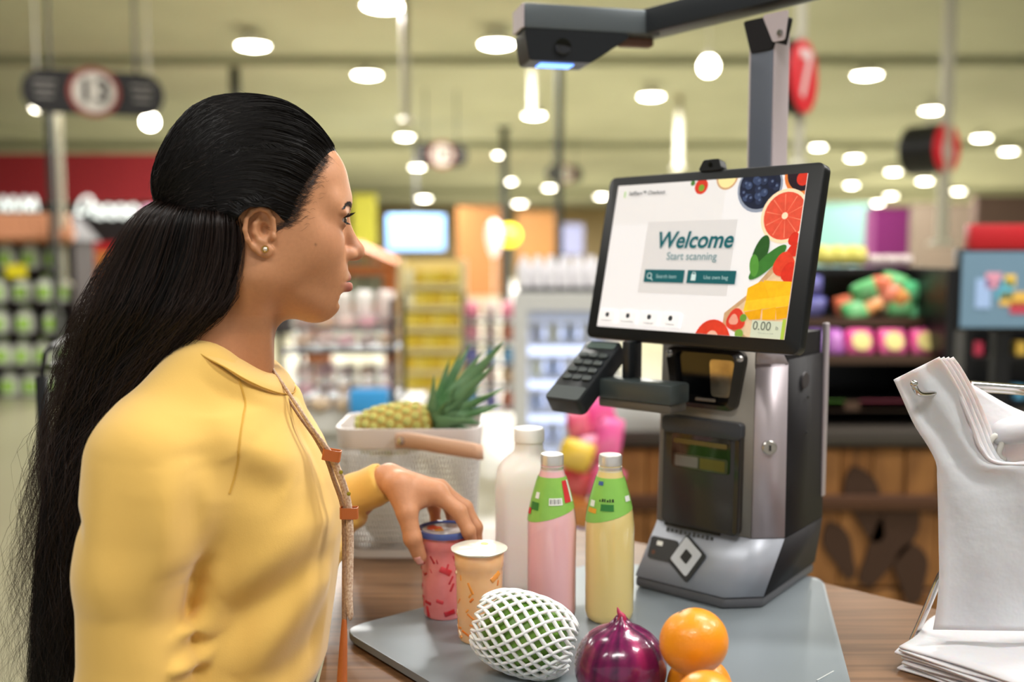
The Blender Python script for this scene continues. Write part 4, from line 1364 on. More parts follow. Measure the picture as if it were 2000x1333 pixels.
# crown leaves
M_leaf = mat('pine_leaf', '#4a7a48', .45, noise=(20, .5), col2='#8fae8c')
M_leaf2 = mat('pine_leaf_pale', '#6f9468', .5, noise=(20, .4), col2='#4a7046')
rc = np.random.default_rng(9)
def leaf(base, dirv, L, w_, curl, m):
    d = Vector(dirv).normalized()
    side = d.cross(Vector((0, -1, .2))).normalized()
    nrm = side.cross(d).normalized()
    g = []
    for i in range(9):
        f = i / 8
        c = Vector(base) + d * (L * f) + nrm * (curl * L * f * f)
        ww = w_ * (1 - f) ** .7 * (1 + .3 * math.sin(PI * min(f * 2, 1)))
        g.append([tuple(c - side * ww + nrm * .18 * ww), tuple(c), tuple(c + side * ww + nrm * .18 * ww)])
    o = MB().sheet(g).build('leaf', m, t, smooth=60)
    o.modifiers.new('t', 'SOLIDIFY').thickness = .0012
cb = Vector((ax * Lp).tolist())
for px, py, L, dy, m, w_ in ((985, 668, .0, -.01, M_leaf, .013), (940, 690, 0, .0, M_leaf2, .010), (965, 715, 0, -.03, M_leaf, .011), (900, 690, 0, .03, M_leaf, .008), (848, 735, 0, -.02, M_leaf2, .007), (878, 705, 0, .01, M_leaf, .008),
                             (985, 760, 0, -.03, M_leaf, .009), (980, 790, 0, -.02, M_leaf2, .009), (960, 800, 0, -.05, M_leaf, .009), (925, 820, 0, -.06, M_leaf2, .008), (918, 672, 0, .04, M_leaf, .008)):
    tip = W(px, py, BY + .07 + dy) - pc0
    dv = Vector(tip.tolist()) - cb
    leaf(cb + dv.normalized() * .004, dv, dv.length, w_ * 1.15, rc.uniform(-.08, .08), m)
for k in range(34):
    a = rc.uniform(0, 2 * PI); sp_ = rc.uniform(.25, 1.0)
    u_ = Vector((float(ax[0]), float(ax[1]), float(ax[2])))
    s1 = u_.orthogonal().normalized(); s2 = u_.cross(s1)
    d = u_ * .75 + (s1 * math.cos(a) + s2 * math.sin(a)) * sp_ + Vector((0, 0, .28))
    leaf(cb + u_ * rc.uniform(0, .02), d, rc.uniform(.045, .085), rc.uniform(.006, .009), rc.uniform(-.35, .3), M_leaf if k % 3 else M_leaf2)

# ------------------------------------------------------------------ carrier bag stand
M_bag = mat('carrier_bag', '#dad8dc', .42, trans=.0, sss=.25, spec=.35, bump=(18, .35, .01))
M_chrome = mat('chrome', '#d6d4d2', .1, metal=1.0)
SY = 1.08
t = thing('bag_stand', 'chrome wire stand holding white carrier bags', 'bag stand', (*G(1860, 1300, ZT)[:2], ZT))
L_ = np.array(t.location)
rel = lambda px, py, d: tuple(W(px, py, d) - L_)
# bent side leg, hooks, cross bar
MB().tube(catmull([rel(1782, 1252, 1.115), rel(1805, 1200, 1.115), rel(1832, 1135, 1.115), rel(1850, 1090, 1.12), rel(1900, 900, 1.14), rel(1925, 790, 1.15)], 24), .004, 10).build('side_leg', M_chrome, t, smooth=60)
MB().tube(catmull([rel(2160, 1252, 1.115), rel(2130, 1135, 1.115), rel(2040, 860, 1.14), rel(2020, 775, 1.15)], 24), .004, 10).build('side_leg', M_chrome, t, smooth=60)
MB().tube([rel(1782, 1252, 1.115)[:2] + (.0045,), rel(2160, 1252, 1.115)[:2] + (.0045,)], .004, 10).build('foot_bar', M_chrome, t, smooth=60)
MB().tube([rel(1895, 752, 1.15), rel(2060, 764, 1.15)], .0048, 10).build('cross_bar', M_chrome, t, smooth=60)
MB().tube([rel(1895, 760, 1.155), rel(2060, 772, 1.155)], .0032, 10).build('cross_bar', M_chrome, t, smooth=60)
MB().tube(catmull([rel(1900, 754, 1.15), rel(1880, 758, 1.11), rel(1850, 763, 1.075), rel(1826, 768, 1.055), rel(1800, 770, 1.04), rel(1789, 762, 1.035), rel(1785, 751, 1.035)], 24), .0032, 10).build('hook', M_chrome, t, smooth=60)
MB().ico(rel(1785, 750, 1.035), .0042, 2).build('hook_tip', M_chrome, t, smooth=60)
# bags: folded stack of carriers; the front ones hang from the hook by their cut-out handles
def carrier(dy, sx, label, seed):
    rr = np.random.default_rng(seed)
    # outline in photo pixels on the plane at depth SY+dy: left handle, neck, body
    left = [(1745, 742), (1760, 775), (1785, 830), (1812, 872), (1828, 905), (1830, 935), (1832, 1000), (1833, 1060), (1834, 1120), (1830, 1180), (1822, 1230)]
    right = [(1835, 697), (1852, 720), (1880, 770), (1905, 830), (1925, 880), (1955, 905), (2060, 905), (2090, 1000), (2100, 1060), (2100, 1180), (2100, 1235)]
    A, B = catmull(left, 34), catmull(right, 34)
    g = []
    for i in range(34):
        row = []
        for j in range(15):
            f = j / 14
            px = A[i, 0] * (1 - f) + B[i, 0] * f + sx
            py = A[i, 1] * (1 - f) + B[i, 1] * f
            wob = .003 * math.sin(5 * f + .35 * i + seed) * (i / 33) + .0022 * math.sin(11 * f - .22 * i) + .0015 * rr.normal() * (i > 6) * .3
            lean = np.interp(i, [0, 10, 33], [-.012, .0, .0])
            row.append(tuple(W(px, py, SY + dy + wob + lean) - L_))
        g.append(row)
    tt_ = thing('carrier_bag', label, 'bag', t.location, 0, 'white carrier bags on the chrome stand')
    o = MB().sheet(g).build('bag_film', M_bag, tt_, smooth=179)
    o.modifiers.new('t', 'SOLIDIFY').thickness = .0009
    return tt_
for k in range(4):
    carrier(-.02 + .0075 * k, 9 * k, ['front white carrier bag hanging from the chrome hook', 'second white carrier bag on the chrome hook', 'third white carrier bag on the chrome hook', 'rear white carrier bag on the chrome hook'][k], k + 1)
# opened rear handle with rolled edge
tt_ = thing('carrier_bag', 'opened white carrier bag with a rolled handle behind the hanging ones', 'bag', t.location, 0, 'white carrier bags on the chrome stand')
A = catmull([(1850, 722), (1880, 740), (1930, 770), (1985, 800), (2070, 830)], 16); B = catmull([(1912, 868), (1925, 880), (1948, 898), (1990, 906), (2070, 906)], 16)
g = [[tuple(W(A[i, 0] * (1 - f) + B[i, 0] * f, A[i, 1] * (1 - f) + B[i, 1] * f, SY + .035 + .012 * math.sin(3 * f + i * .3)) - L_) for f in np.linspace(0, 1, 10)] for i in range(16)]
o = MB().sheet(g).build('bag_film', M_bag, tt_, smooth=179); o.modifiers.new('t', 'SOLIDIFY').thickness = .0012
MB().tube(catmull([W(1935, 858, SY + .015) - L_, W(1960, 846, SY + .012) - L_, W(2000, 838, SY + .012) - L_, W(2070, 828, SY + .012) - L_], 20), catmull(np.array([[.012], [.020], [.024], [.026]]), 20)[:, 0], 14, flat=.7).build('rolled_handle', M_bag, tt_, smooth=179)
MB().tube(catmull([W(1930, 878, SY + .002) - L_, W(1934, 862, SY + .002) - L_, W(1946, 852, SY + .002) - L_, W(1956, 866, SY + .002) - L_, W(1950, 888, SY + .002) - L_, W(1962, 900, SY + .002) - L_], 30), .0035, 8).build('handle_fold', mat('bag_fold', '#d9d5cc', .45), tt_, smooth=179)
MB().tube(catmull([W(1845, 715, SY - .024) - L_, W(1872, 770, SY - .022) - L_, W(1898, 830, SY - .022) - L_, W(1915, 876, SY - .022) - L_, W(1950, 905, SY - .022) - L_, W(2060, 906, SY - .022) - L_], 40), .0022, 6).build('hem', M_bag, tt_, smooth=179)
# folded stack of bags on the counter at the foot
for k in range(7):
    p0, p1, p2, p3 = [(1752 + 2.5 * k, 1302 - 7 * k), (1835, 1225 - 5 * k), (2140, 1240 - 5 * k), (2060, 1400 - 7 * k)]
    z = ZT + .0012 + .0042 * k
    P = [G(*q, ZT) for q in (p0, p1, p2, p3)]
    P = [G(1752 + (k * 5) % 9, 1310, ZT), G(1838, 1236, ZT), G(2140, 1240, ZT), G(2080, 1420, ZT)]
    g = []
    for i in range(13):
        u = i / 12
        row = []
        for j in range(13):
            v = j / 12
            q = (P[0] * (1 - u) + P[3] * u) * (1 - v) + (P[1] * (1 - u) + P[2] * u) * v
            edge = min(u, v, 1 - u, 1 - v)
            q = q + np.array([.004 * math.sin(7 * v + k), .004 * math.sin(6 * u + 2 * k), 0])
            z_ = z + .0011 * math.sin(9 * u + 2.1 * k) * math.sin(8 * v + k) * .8
            row.append((q[0] - L_[0], q[1] - L_[1], max(z_, ZT + .0006) - L_[2]))
        g.append(row)
    tk = thing('folded_bag', '%s flat white carrier bag in the stack at the foot of the stand' % ['lowest', 'second lowest', 'third lowest', 'middle', 'third highest', 'second highest', 'topmost'][k], 'bag', t.location, 0, 'flat carrier bags stacked on the counter')
    o = MB().sheet(g).build('bag_film', M_bag, tk, smooth=179); sm = o.modifiers.new('t', 'SOLIDIFY'); sm.thickness = .0022; sm.offset = 1

# ------------------------------------------------------------------ black wire rack behind the customer
RY = 1.75
p = W(82, 735, RY)
t = thing('wire_rack', 'black metal rack with thin wire arms behind the customer', 'rack', (p[0], RY, 0))
L_ = np.array(t.location)
rel = lambda px, py, d: tuple(W(px, py, d) - L_)
MB().box((0, 0, p[2] / 2), (.018, .018, p[2]), bev=.002).build('post', M_black, t)
MB().tube([tuple(np.array((0, 0, p[2])) + 0), rel(88, 690, RY), rel(100, 678, RY + .01), rel(165, 640, RY + .25), rel(235, 595, RY + .5)], .0045, 8).build('wire_arm', M_black, t)
MB().tube([rel(95, 715, RY + .01), rel(150, 695, RY + .2), rel(210, 672, RY + .4)], .004, 8).build('wire_arm', M_black, t)
MB().tube([rel(90, 768, RY + .01), rel(150, 770, RY + .1), rel(230, 772, RY + .2)], .004, 8).build('wire_arm', M_black, t)
MB().tube([rel(160, 640, RY + .24), rel(200, 612, RY + .4)], .0065, 8).build('label_holder', mat('rack_glint', '#d9d6cc', .15, metal=.5), t)
MB().box((.02, .03, .008), (.16, .3, .016), bev=.003).build('foot', M_black, t)

# ------------------------------------------------------------------ self checkout kiosk
KY = math.radians(-41.0)
KO = np.array([.2185 + .022, 1.2633 - .018, 0])     # middle of the front foot edge, on the plate
M_kgrey = mat('kiosk_champagne', '#8f887d', .42, metal=.45, spec=.5)
M_klight = mat('kiosk_side_light', '#b3a9ad', .42, metal=.4)
M_kbase = mat('kiosk_base_grey', '#a7abb4', .42, metal=.25)
M_kdark = mat('kiosk_charcoal', '#1e1c1e', .6, spec=.3)
M_kfoot = mat('kiosk_foot', '#55565a', .5)
M_gloss = mat('gloss_black', '#060607', .06, coat=.6)
M_brownp = mat('printer_cover', '#2a2622', .28, coat=.15)
M_steel = mat('brushed_steel', '#b9b6b2', .25, metal=.9)
K = thing('checkout_kiosk', 'grey and charcoal self checkout kiosk with scanner and receipt slot', 'kiosk', (*KO[:2], ZP + .0005), KY)
# local: x right along the front, -y out of the front
HW, CH, DP = .088, .034, .19
hb, ht = .088, .345
def plan(hw, ch, y0, dp, cb=.02):
    return [(-hw + ch * .8, y0), (hw - ch * .8, y0), (hw + .012, y0 + ch * 1.1), (hw - .002, y0 + dp), (-hw + .002, y0 + dp), (-hw - .012, y0 + ch * 1.1)]
def chest(p, x0, x1):       # clip helper not needed: build shells by faces
    return p
lo_ = [(-.097, 0), (.035, 0), (.070, .038), (.058, .215), (-.085, .215), (-.100, .02)]
hi_ = [(-.082, .03), (.056, .03), (.086, .060), (.080, .185), (-.070, .185), (-.088, .05)]
MB().prism([(x * 1.01, y - .001) for x, y in lo_], 0, .014, bev=.004, seg=2).build('foot_skirt', M_kfoot, K)
# base shell: light front and chamfers, dark flanks
def shell(p0, z0, p1, z1, faces, name, m, th=.003, bev=0, parent=K):
    b = MB()
    bm = b.bm
    a = [bm.verts.new((x, y, z0)) for x, y in p0]
    c = [bm.verts.new((x, y, z1)) for x, y in p1]
    n = len(p0)
    for i in faces:
        j = (i + 1) % n
        bm.faces.new((a[i], a[j], c[j], c[i]))
    bmesh.ops.delete(bm, geom=[v for v in bm.verts if not v.link_faces], context='VERTS')
    o = b.build(name, m, parent, smooth=20)
    s = o.modifiers.new('thick', 'SOLIDIFY'); s.thickness = th; s.offset = 0
    return o
MB().prism([(x * .965, y * .96 + .005) for x, y in lo_], .0145, hb - .001, top=[(x * .965, y * .965 + .003) for x, y in hi_]).build('base_core', M_kdark, K)
shell(lo_, .0145, hi_, hb, [5, 0, 1], 'base_front', M_kbase)
shell(lo_, .0145, hi_, hb, [2, 3, 4], 'base_flank', M_kdark)
# tower
tp_ = [(x * .97 - .0003, y * .94 + .0078) for x, y in hi_]
MB().prism([(x * .965, (y - .1) * .96 + .1) for x, y in hi_], hb + .001, ht, top=[(x * .965, (y - .1) * .96 + .1) for x, y in tp_]).build('tower_core', M_kdark, K)
shell(hi_, hb + .0012, tp_, ht - .001, [0], 'front_panel', M_kgrey, .004)
shell(hi_, hb + .0012, tp_, ht - .035, [1], 'side_cheek', M_klight, .004)
shell(hi_, hb + .0012, tp_, ht - .001, [5], 'side_cheek', M_klight, .004)
shell(hi_, hb + .0012, tp_, ht - .03, [2, 3, 4], 'flank_panel', M_kdark, .003)
# sloped top corner of the cheek
sl = [np.array((tp_[1][0], tp_[1][1], 0)), np.array((tp_[2][0], tp_[2][1], 0))]
b = MB(); bm = b.bm
q = [bm.verts.new(v) for v in ((tp_[1][0], tp_[1][1] - .001, ht - .035), (tp_[2][0], tp_[2][1], ht - .035), (tp_[1][0] * .3 + tp_[2][0] * .7, tp_[1][1] * .3 + tp_[2][1] * .7, ht - .012), (tp_[1][0], tp_[1][1] - .001, ht))]
bm.faces.new(q)
o = b.build('cheek_corner', M_klight, K); o.modifiers.new('t', 'SOLIDIFY').thickness = .003
# rear light spine edge
MB().box((.079, .186, (hb + ht) / 2 + .02), (.007, .012, ht - hb - .02), bev=.002).build('rear_edge', M_klight, K)
# front plane frame: points on the leaning front panel
def fp(x, z, off=0.0):
    f = (z - hb) / (ht - hb)
    return (x, .03 + .006 * f - .002 - off, z)
MF = T3(fp(0, 0), rx=PI / 2 - math.atan2(.006, ht - hb))     # local XY plane on the front panel, +Z out
MF = T3((-.013, .03 - .0024 - .006 * hb / (ht - hb), 0), rx=PI / 2 - math.atan2(.006, ht - hb))
# receipt printer cover
zc_, hh_ = .160, .140
MB().prism(rrect(.114, hh_, .008, 5, 0, zc_), 0, .010, MF, bev=.003, seg=2).build('printer_cover', M_brownp, K)
pcv = K.children[-1]
MB().prism(rrect(.116, .022, .006, 4, 0, zc_ + hh_ / 2 - .006), .0005, .0135, MF, bev=.003, seg=2).build('cover_lip', mat('cover_lip', '#34363a', .35), pcv)
MB().prism(rrect(.086, .045, .004, 4, 0, zc_ + .030), .0102, .0108, MF).build('slot_recess', M_gloss, pcv)
MB().prism(rrect(.078, .006, .002, 3, 0, zc_ + .043), .0109, .0125, MF).build('receipt_slot', mat('slot_brass', '#6b5e3a', .35, metal=.6), pcv)
MB().prism(rrect(.08, .019, .003, 4, 0, zc_ + .017), .0109, .0114, MF).build('paper_window', mat('smoke_window', '#3a342c', .05, coat=.8), pcv)
MB().prism(rrect(.036, .014, .001, 2, .018, zc_ + .017), .0115, .0117, MF).build('window_glint', mat('olive_film', '#5a4f22', .2), pcv)
MB().prism(rrect(.034, .014, .001, 2, -.02, zc_ + .017), .0115, .0117, MF).build('window_film', mat('grey_film', '#6e6862', .2), pcv)
MB().prism(rrect(.006, hh_ - .02, .002, 2, .053, zc_ - .006), .010, .0125, MF).build('cover_edge', mat('cover_edge', '#15161c', .15, coat=.5), pcv)
# barcode scanner: outer frame ring, black well, mirror pane
zs_ = .284
outer = [(-.060, zs_ + .042), (.060, zs_ + .042), (.046, zs_ - .036), (-.046, zs_ - .036)]
inn = [(-.045, zs_ + .036), (.045, zs_ + .036), (.036, zs_ - .030), (-.036, zs_ - .030)]
ro_, ri_ = roundpoly(outer, .014, 6), roundpoly(inn, .010, 6)
b = MB(); bm = b.bm
rings_ = []
for poly, z in ((ro_, 0), (ro_, .007), (ri_, .009), (ri_, -.006)):
    rings_.append([(p[0], p[1], z) for p in poly])
b.loft(rings_, MF, caps=False).build('scanner_frame', mat('scanner_bronze', '#2c2824', .22, coat=.4, metal=.4), K)
scn = K.children[-1]
MB().prism(ri_, .0006, .0012, MF).build('scanner_pane', mat('scan_black', '#020203', .12), scn)
MB().prism(roundpoly([(.004, zs_ + .028), (.040, zs_ + .028), (.034, zs_ - .02), (.008, zs_ - .02)], .006, 5), .0013, .0016, MF).build('scan_mirror', mat('scan_mirror', '#b7ab96', .16, metal=.8, noise=(40, .5), col2='#5a3f1c'), scn)
MB().prism(rrect(.03, .004, .002, 3, .0, zs_ - .025), .0013, .002, MF).build('scan_glow', M_steel, scn)
for sx in (-1, 1):
    MB().lathe([(0, 0), (.005, 0), (.004, .006), (0, .008)], 14, MF @ T3((sx * .051, zs_ + .032, .007))).build('frame_stud', M_steel, scn, smooth=60)
MB().prism(rrect(.05, .008, .002, 3, -.008, zs_ + .0545), .0003, .002, MF).build('top_sensor', mat('sensor_strip', '#6d655a', .3), K)
# lock on the cheek
pa_, pb_ = np.array(hi_[1]), np.array(hi_[2])
cm_ = (pa_ + pb_) / 2
ang = math.atan2(pb_[1] - pa_[1], pb_[0] - pa_[0])
ML = T3((cm_[0] - .002, cm_[1], .205), rz=ang) @ T3(rx=PI / 2)
MB().lathe([(0, .001), (.0095, .001), (.0095, .005), (.008, .0065), (0, .0065)], 24, ML).build('lock', M_steel, K, smooth=30)
MB().box((0, 0, .0068), (.0022, .007, .001), ML).build('keyhole', M_black, K.children[-1])
# base print: card and contactless marks on the sloping front
sl_a = math.atan2(.03, hb - .0145)
MBs = T3((-.030, 0, .0145), rx=PI / 2 - sl_a) @ T3((0, 0, .0019))
def bp(poly, z0, z1, name, m, bev=0, par=K): return MB().prism(poly, z0, z1, MBs, bev=bev, seg=1).build(name, m, par)
bp(rrect(.084, .0035, .0008, 2, .002, .0765), 0, .0012, 'card_slot', M_black)
bp(rrect(.042, .030, .004, 4, -.034, .042), 0, .0012, 'card_icon', mat('icon_grey', '#3a3c3e', .45))
ci = K.children[-1]
bp(rrect(.009, .006, .001, 2, -.040, .049), .0013, .0016, 'card_chip', M_pw, par=ci)
bp([(-.047 + .003 * math.cos(a), .036 + .003 * math.sin(a)) for a in np.linspace(0, 2 * PI, 13)[:-1]], .0013, .0016, 'card_dot', mat('dot_brown', '#6a4636', .5), par=ci)
dm = [(-.002, .069), (.032, .046), (.012, .006), (-.022, .029)]
bp(roundpoly(dm, .004, 4), .0018, .003, 'diamond_frame', mat('icon_dark', '#2c3033', .4))
di = K.children[-1]
cx_, cy_ = np.mean(dm, 0)
bp(roundpoly([(cx_ + (x - cx_) * .82 - .0015, cy_ + (y - cy_) * .82 + .002) for x, y in dm], .003, 4), .0031, .0036, 'diamond_face', mat('icon_white', '#c9cdd2', .4), par=di)
bp(roundpoly([(cx_ + (x - cx_) * .32 - .001, cy_ + (y - cy_) * .32 + .002) for x, y in dm], .002, 3), .0037, .0042, 'diamond_core', mat('icon_dark', '#2c3033'), par=di)
# small print above the icons (too blurred to read): short strokes
for k in range(11):
    x = -.037 + k * .0066
    bp(rrect(.0046, .0045 if k % 3 else .006, .0008, 2, x + .004, .0695), 0, .0006, 'small_print', mat('icon_grey', '#3a3c3e'))
# vent marks on flank
MB().lathe([(0, 0), (.011, 0), (.01, .0015), (0, .0015)], 20, T3((.0855, .11, .285), ry=PI / 2)).build('flank_cap', mat('flank_cap', '#3d393c', .5), K)
for z in (.262, .215):
    MB().lathe([(0, 0), (.003, 0), (0, .002)], 10, T3((.0855, .12, z), ry=PI / 2)).build('screw', M_black, K)
# ------------------------------------------------------------------ touch screen monitor
MO = np.array([.2303, 1.26, CZ - .0043])
MYAW, MTILT, MW, MH = math.radians(-48.2), math.radians(12.14), .333, .2245
t = thing('touch_monitor', 'black framed touch screen showing a welcome page with fruit', 'monitor', MO, MYAW)
MM = T3(rx=PI / 2 - MTILT)          # local x right, y up, z out of the glass
M_bez = mat('monitor_bezel', '#111315', .38)
MB().prism(rrect(MW, MH, .010, 6), -.014, 0, MM, bev=.002, seg=2).build('bezel', M_bez, t)
MB().prism(rrect(MW * .86, MH * .84, .012, 5), -.03, -.0142, MM, bev=.004, seg=2).build('rear_shell', M_kdark, t)
MB().box((0, -.045, -.055), (.09, .075, .052), MM, bev=.006).build('mount', M_kdark, t)
def scr(px, py):
    """photo pixel -> local xy on the glass plane"""
    Minv = (T3(MO, MYAW) @ MM).inverted()
    r = Vector(ray(px, py)); c = Vector((0, 0, CZ))
    a = Minv @ c; b_ = Minv @ (c + r)
    d = b_ - a
    f = -a.z / d.z
    p = a + d * f
    return (p.x, p.y)
AX0, AX1 = scr(1188, 500)[0], scr(1556, 500)[0]
AY1, AY0 = (scr(1211, 363)[1] + scr(1580, 340)[1]) / 2, (scr(1165, 641)[1] + scr(1530, 660)[1]) / 2
aw, ah = AX1 - AX0, AY1 - AY0
acx, acy = (AX0 + AX1) / 2, (AY0 + AY1) / 2
def S(u, v):          # u 0..1 left to right, v 0..1 top to bottom
    return (AX0 + u * aw, AY1 - v * ah)
SE = .33
def smat(c, k=1.0, rough=.35):
    return mat('scr_%s_%.2f' % (c, k), c, rough, emit=(c, SE * k), spec=.3, noise=(130, .32) if k == 1.01 else None)
M_sw = smat('#e9e8ea')
MB().prism([S(0, 0), S(0, 1), S(1, 1), S(1, 0)], .0004, .0008, MM).build('display', M_sw, t)
D = t.children[-1]
zlev = [.0009]
def sp(poly, c, name, k=1.0):
    zlev[0] += .00002
    fruit = any(q in name for q in ('berry', 'mango', 'leaf_print', 'flesh', 'tomato', 'board', 'bowl_in'))
    MB().prism(poly, zlev[0], zlev[0] + .00002, MM).build(name, smat(c, 1.01 if fruit and k == 1.0 else k), D)
def clip(poly):
    out = [(min(max(u, 0), 1), min(max(v, 0), 1)) for u, v in poly]
    res = []
    for p in out:
        if not res or (abs(p[0] - res[-1][0]) + abs(p[1] - res[-1][1])) > 1e-4: res.append(p)
    return [S(*p) for p in res][::-1]
def blob(u, v, ru, rv, n=28, rot=0, ph=0, wob=0):
    out = []
    for a in np.linspace(0, 2 * PI, n + 1)[:-1]:
        q = 1 + wob * math.sin(3 * a + ph)
        x, y = ru * q * math.cos(a), rv * q * math.sin(a) * aw / ah * (ah / aw)
        out.append((u + x * math.cos(rot) - y * math.sin(rot), v + x * math.sin(rot) + y * math.cos(rot)))
    return clip(out)
def rect(u0, v0, u1, v1): return [S(u0, v0), S(u0, v1), S(u1, v1), S(u1, v0)]
AR = aw / ah
def circ(u, v, r, **k): return blob(u, v, r, r * AR, **k)
sp(rect(.0, .0, .62, .28), '#e4e2e2', 'page_tone')
sp(rect(.215, .265, .70, .755), '#d6d4d4', 'welcome_panel')
# wooden board, leaves and fruit down the right side
sp(clip([(.70, .93), (.70, .86), (.80, .74), (.98, .42), (1, .42), (1, 1), (.80, 1)]), '#c9a37a', 'board_print')
sp(clip([(.72, .93), (.73, .86), (.82, .745), (1, .45), (1, 1), (.83, 1)]), '#e2c7a2', 'board_face')
sp(circ(.485, .04, .035), '#d8402e', 'strawberry_print'); sp(circ(.487, .05, .015), '#7fa83a', 'strawberry_leaf'); sp(circ(.437, .015, .012), '#4f7a3a', 'leaf_dot')
sp(circ(.615, -.01, .055), '#c9a27a', 'lemon_cup'); sp(circ(.615, -.01, .046), '#efe1a0', 'lemon_print')
sp(circ(.785, .065, .108), '#8d96a8', 'bowl_rim'); sp(circ(.785, .06, .098), '#23283a', 'bowl_inside')
rb = random.Random(3)
for k in range(30):
    a, q = rb.uniform(0, 2 * PI), .085 * math.sqrt(rb.random())
    u, v = .785 + q * math.cos(a), .06 + q * AR * math.sin(a)
    if v > .02:
        sp(circ(u, v, .017, n=12), ['#2f3750', '#3d4a6a', '#262c44'][k % 3], 'blueberry_print'); sp(circ(u + .003, v - .006, .006, n=8), '#5b6a8a', 'berry_glint')
sp(circ(.985, .0, .088), '#d97a3a', 'small_bowl_rim'); sp(circ(.985, -.005, .075), '#2c2028', 'small_bowl_inside'); sp(circ(.985, .03, .03), '#d83a2a', 'berry_print')
sp(circ(.925, .255, .112), '#f0d9b4', 'grapefruit_rind'); sp(circ(.925, .255, .098), '#e2553f', 'grapefruit_flesh')
for k in range(10):
    a = 2 * PI * k / 10 + .2
    u, v = .925, .255
    sp(clip([(u, v), (u + .09 * math.cos(a - .02), v + .09 * AR * math.sin(a - .02)), (u + .09 * math.cos(a + .02), v + .09 * AR * math.sin(a + .02))]), '#ee8a6c', 'grapefruit_vein')
sp(circ(.925, .255, .014), '#f4d8b8', 'grapefruit_core')
sp(blob(.835, .49, .035, .12, rot=.15), '#2f5a2a', 'leaf_print'); sp(blob(.875, .54, .035, .13, rot=.6), '#3f7a34', 'leaf_print'); sp(blob(.815, .56, .022, .07, rot=-.1), '#57963e', 'leaf_print')
for (u, v, r) in ((.985, .40, .028), (.985, .47, .025), (.955, .555, .05), (.985, .60, .04), (.99, .66, .03)):
    sp(circ(u, v, r, wob=.08, n=20), '#d93626' if r < .045 else '#e2452e', 'strawberry_print')
for q, c in (([(.80, .70), (.86, .655), (.93, .69), (.90, .78), (.80, .78)], '#efb41c'), ([(.87, .65), (1, .655), (1, .74), (.91, .76)], '#f2bc22'),
             ([(.80, .78), (1, .735), (1, .80), (.795, .845)], '#f4c52c'), ([(.80, .85), (.88, .825), (.88, .885), (.83, .895)], '#e6a416'),
             ([(.885, .83), (.945, .81), (.95, .885), (.89, .89)], '#efb01a'), ([(.945, .815), (1, .80), (1, .87), (.955, .885)], '#e9a818')):
    sp(clip(q)[::-1] if False else clip(q), c, 'mango_print')
sp(circ(.765, .90, .045, wob=.08), '#d9402e', 'strawberry_print'); sp(circ(.755, .90, .022, wob=.1), '#eaa08a', 'strawberry_core'); sp(circ(.80, .885, .016), '#6a9a3a', 'strawberry_leaf')
sp(circ(.66, 1.04, .09), '#d8402a', 'tomato_print'); sp(circ(.66, 1.02, .03), '#f0b8a0', 'tomato_glint')
sp(circ(.79, .985, .02), '#7aa040', 'leaf_dot')
sp(rect(.845, .895, .99, 1), '#c9cfb8', 'weight_panel')
sp(rect(.985, .88, 1, 1), '#a9c24a', 'green_edge')
# writing
def stext(s, u, v, size, c, bold=0.0, shear=0.0, align='CENTER', name='lettering', k=1.0):
    zlev[0] += .00003
    x, y = S(u, v)
    me = text_mesh(s, size * ah, 0, bold * ah, shear, align, MM @ T3((x, y, zlev[0])))
    obj(name, me, smat(c, k), D)
stext('Welcome', .49, .40, .155, '#1d5f66', .0035, .18)
stext('Start scanning', .49, .505, .072, '#6d8a8e', .0006)
sp([S(.245, .595), S(.245, .68), S(.468, .68), S(.468, .595)], '#1c5a60', 'search_button')
sp([S(.485, .595), S(.485, .68), S(.735, .68), S(.735, .595)], '#1c5a60', 'bag_button')
stext('Search item', .37, .64, .036, '#9fc0c2'); stext('Use own bag', .635, .64, .036, '#9fc0c2')
for (u, nm) in ((.275, 'search_icon'), (.52, 'bag_icon')):
    x, y = S(u, .637)
    zlev[0] += .0001
    if nm == 'search_icon':
        b = MB().tube([(.0036 * math.cos(a), .0036 * math.sin(a), 0) for a in np.linspace(0, 2 * PI, 17)], .0005, 5)
        b.tube([(.0026, -.0026, 0), (.006, -.006, 0)], .0006, 5)
    else:
        b = MB().box((0, -.001, 0), (.007, .008, .0006)); b.tube([(-.002, .003, 0), (-.002, .0055, 0), (.002, .0055, 0), (.002, .003, 0)], .0005, 5)
    bmesh.ops.transform(b.bm, matrix=MM @ T3((x, y, zlev[0])), verts=b.bm.verts)
    b.build(nm, smat('#c9dede'), D)
stext('SelfServ™ Checkout', .08, .065, .038, '#3b3f42', .0006, 0, 'LEFT')
sp(rect(.052, .045, .058, .09), '#8fc25a', 'logo_mark')
for k, (u, w_) in enumerate(((.06, 'Assistance'), (.185, 'Accessibility'), (.31, 'Language'), (.43, 'Volume'))):
    sp(rect(u - .052, .885, u + .052, .975), '#f4f3f4', 'menu_tile')
    sp(circ(u, .915, .012, n=12), '#3a3d40', 'menu_icon')
    stext(w_, u, .955, .024, '#55585a')
stext('0.00', .895, .93, .075, '#6f7466', .0004); stext('lb', .965, .937, .03, '#7d8272'); stext('Place item on scale', .917, .97, .014, '#a0a596')
# webcam on the top edge
wx, wy = scr(1388, 330)
MB().prism(roundpoly([(wx - .019, MH / 2 - .001), (wx + .019, MH / 2 - .001), (wx + .012, MH / 2 + .014), (wx - .012, MH / 2 + .014)], .004, 4), -.012, .002, MM, bev=.001, seg=1).build('webcam', M_bez, t)
MB().lathe([(0, 0), (.003, 0), (.003, .001), (0, .0012)], 14, MM @ T3((wx, MH / 2 + .007, .002))).build('webcam_lens', M_gloss, t.children[-1])

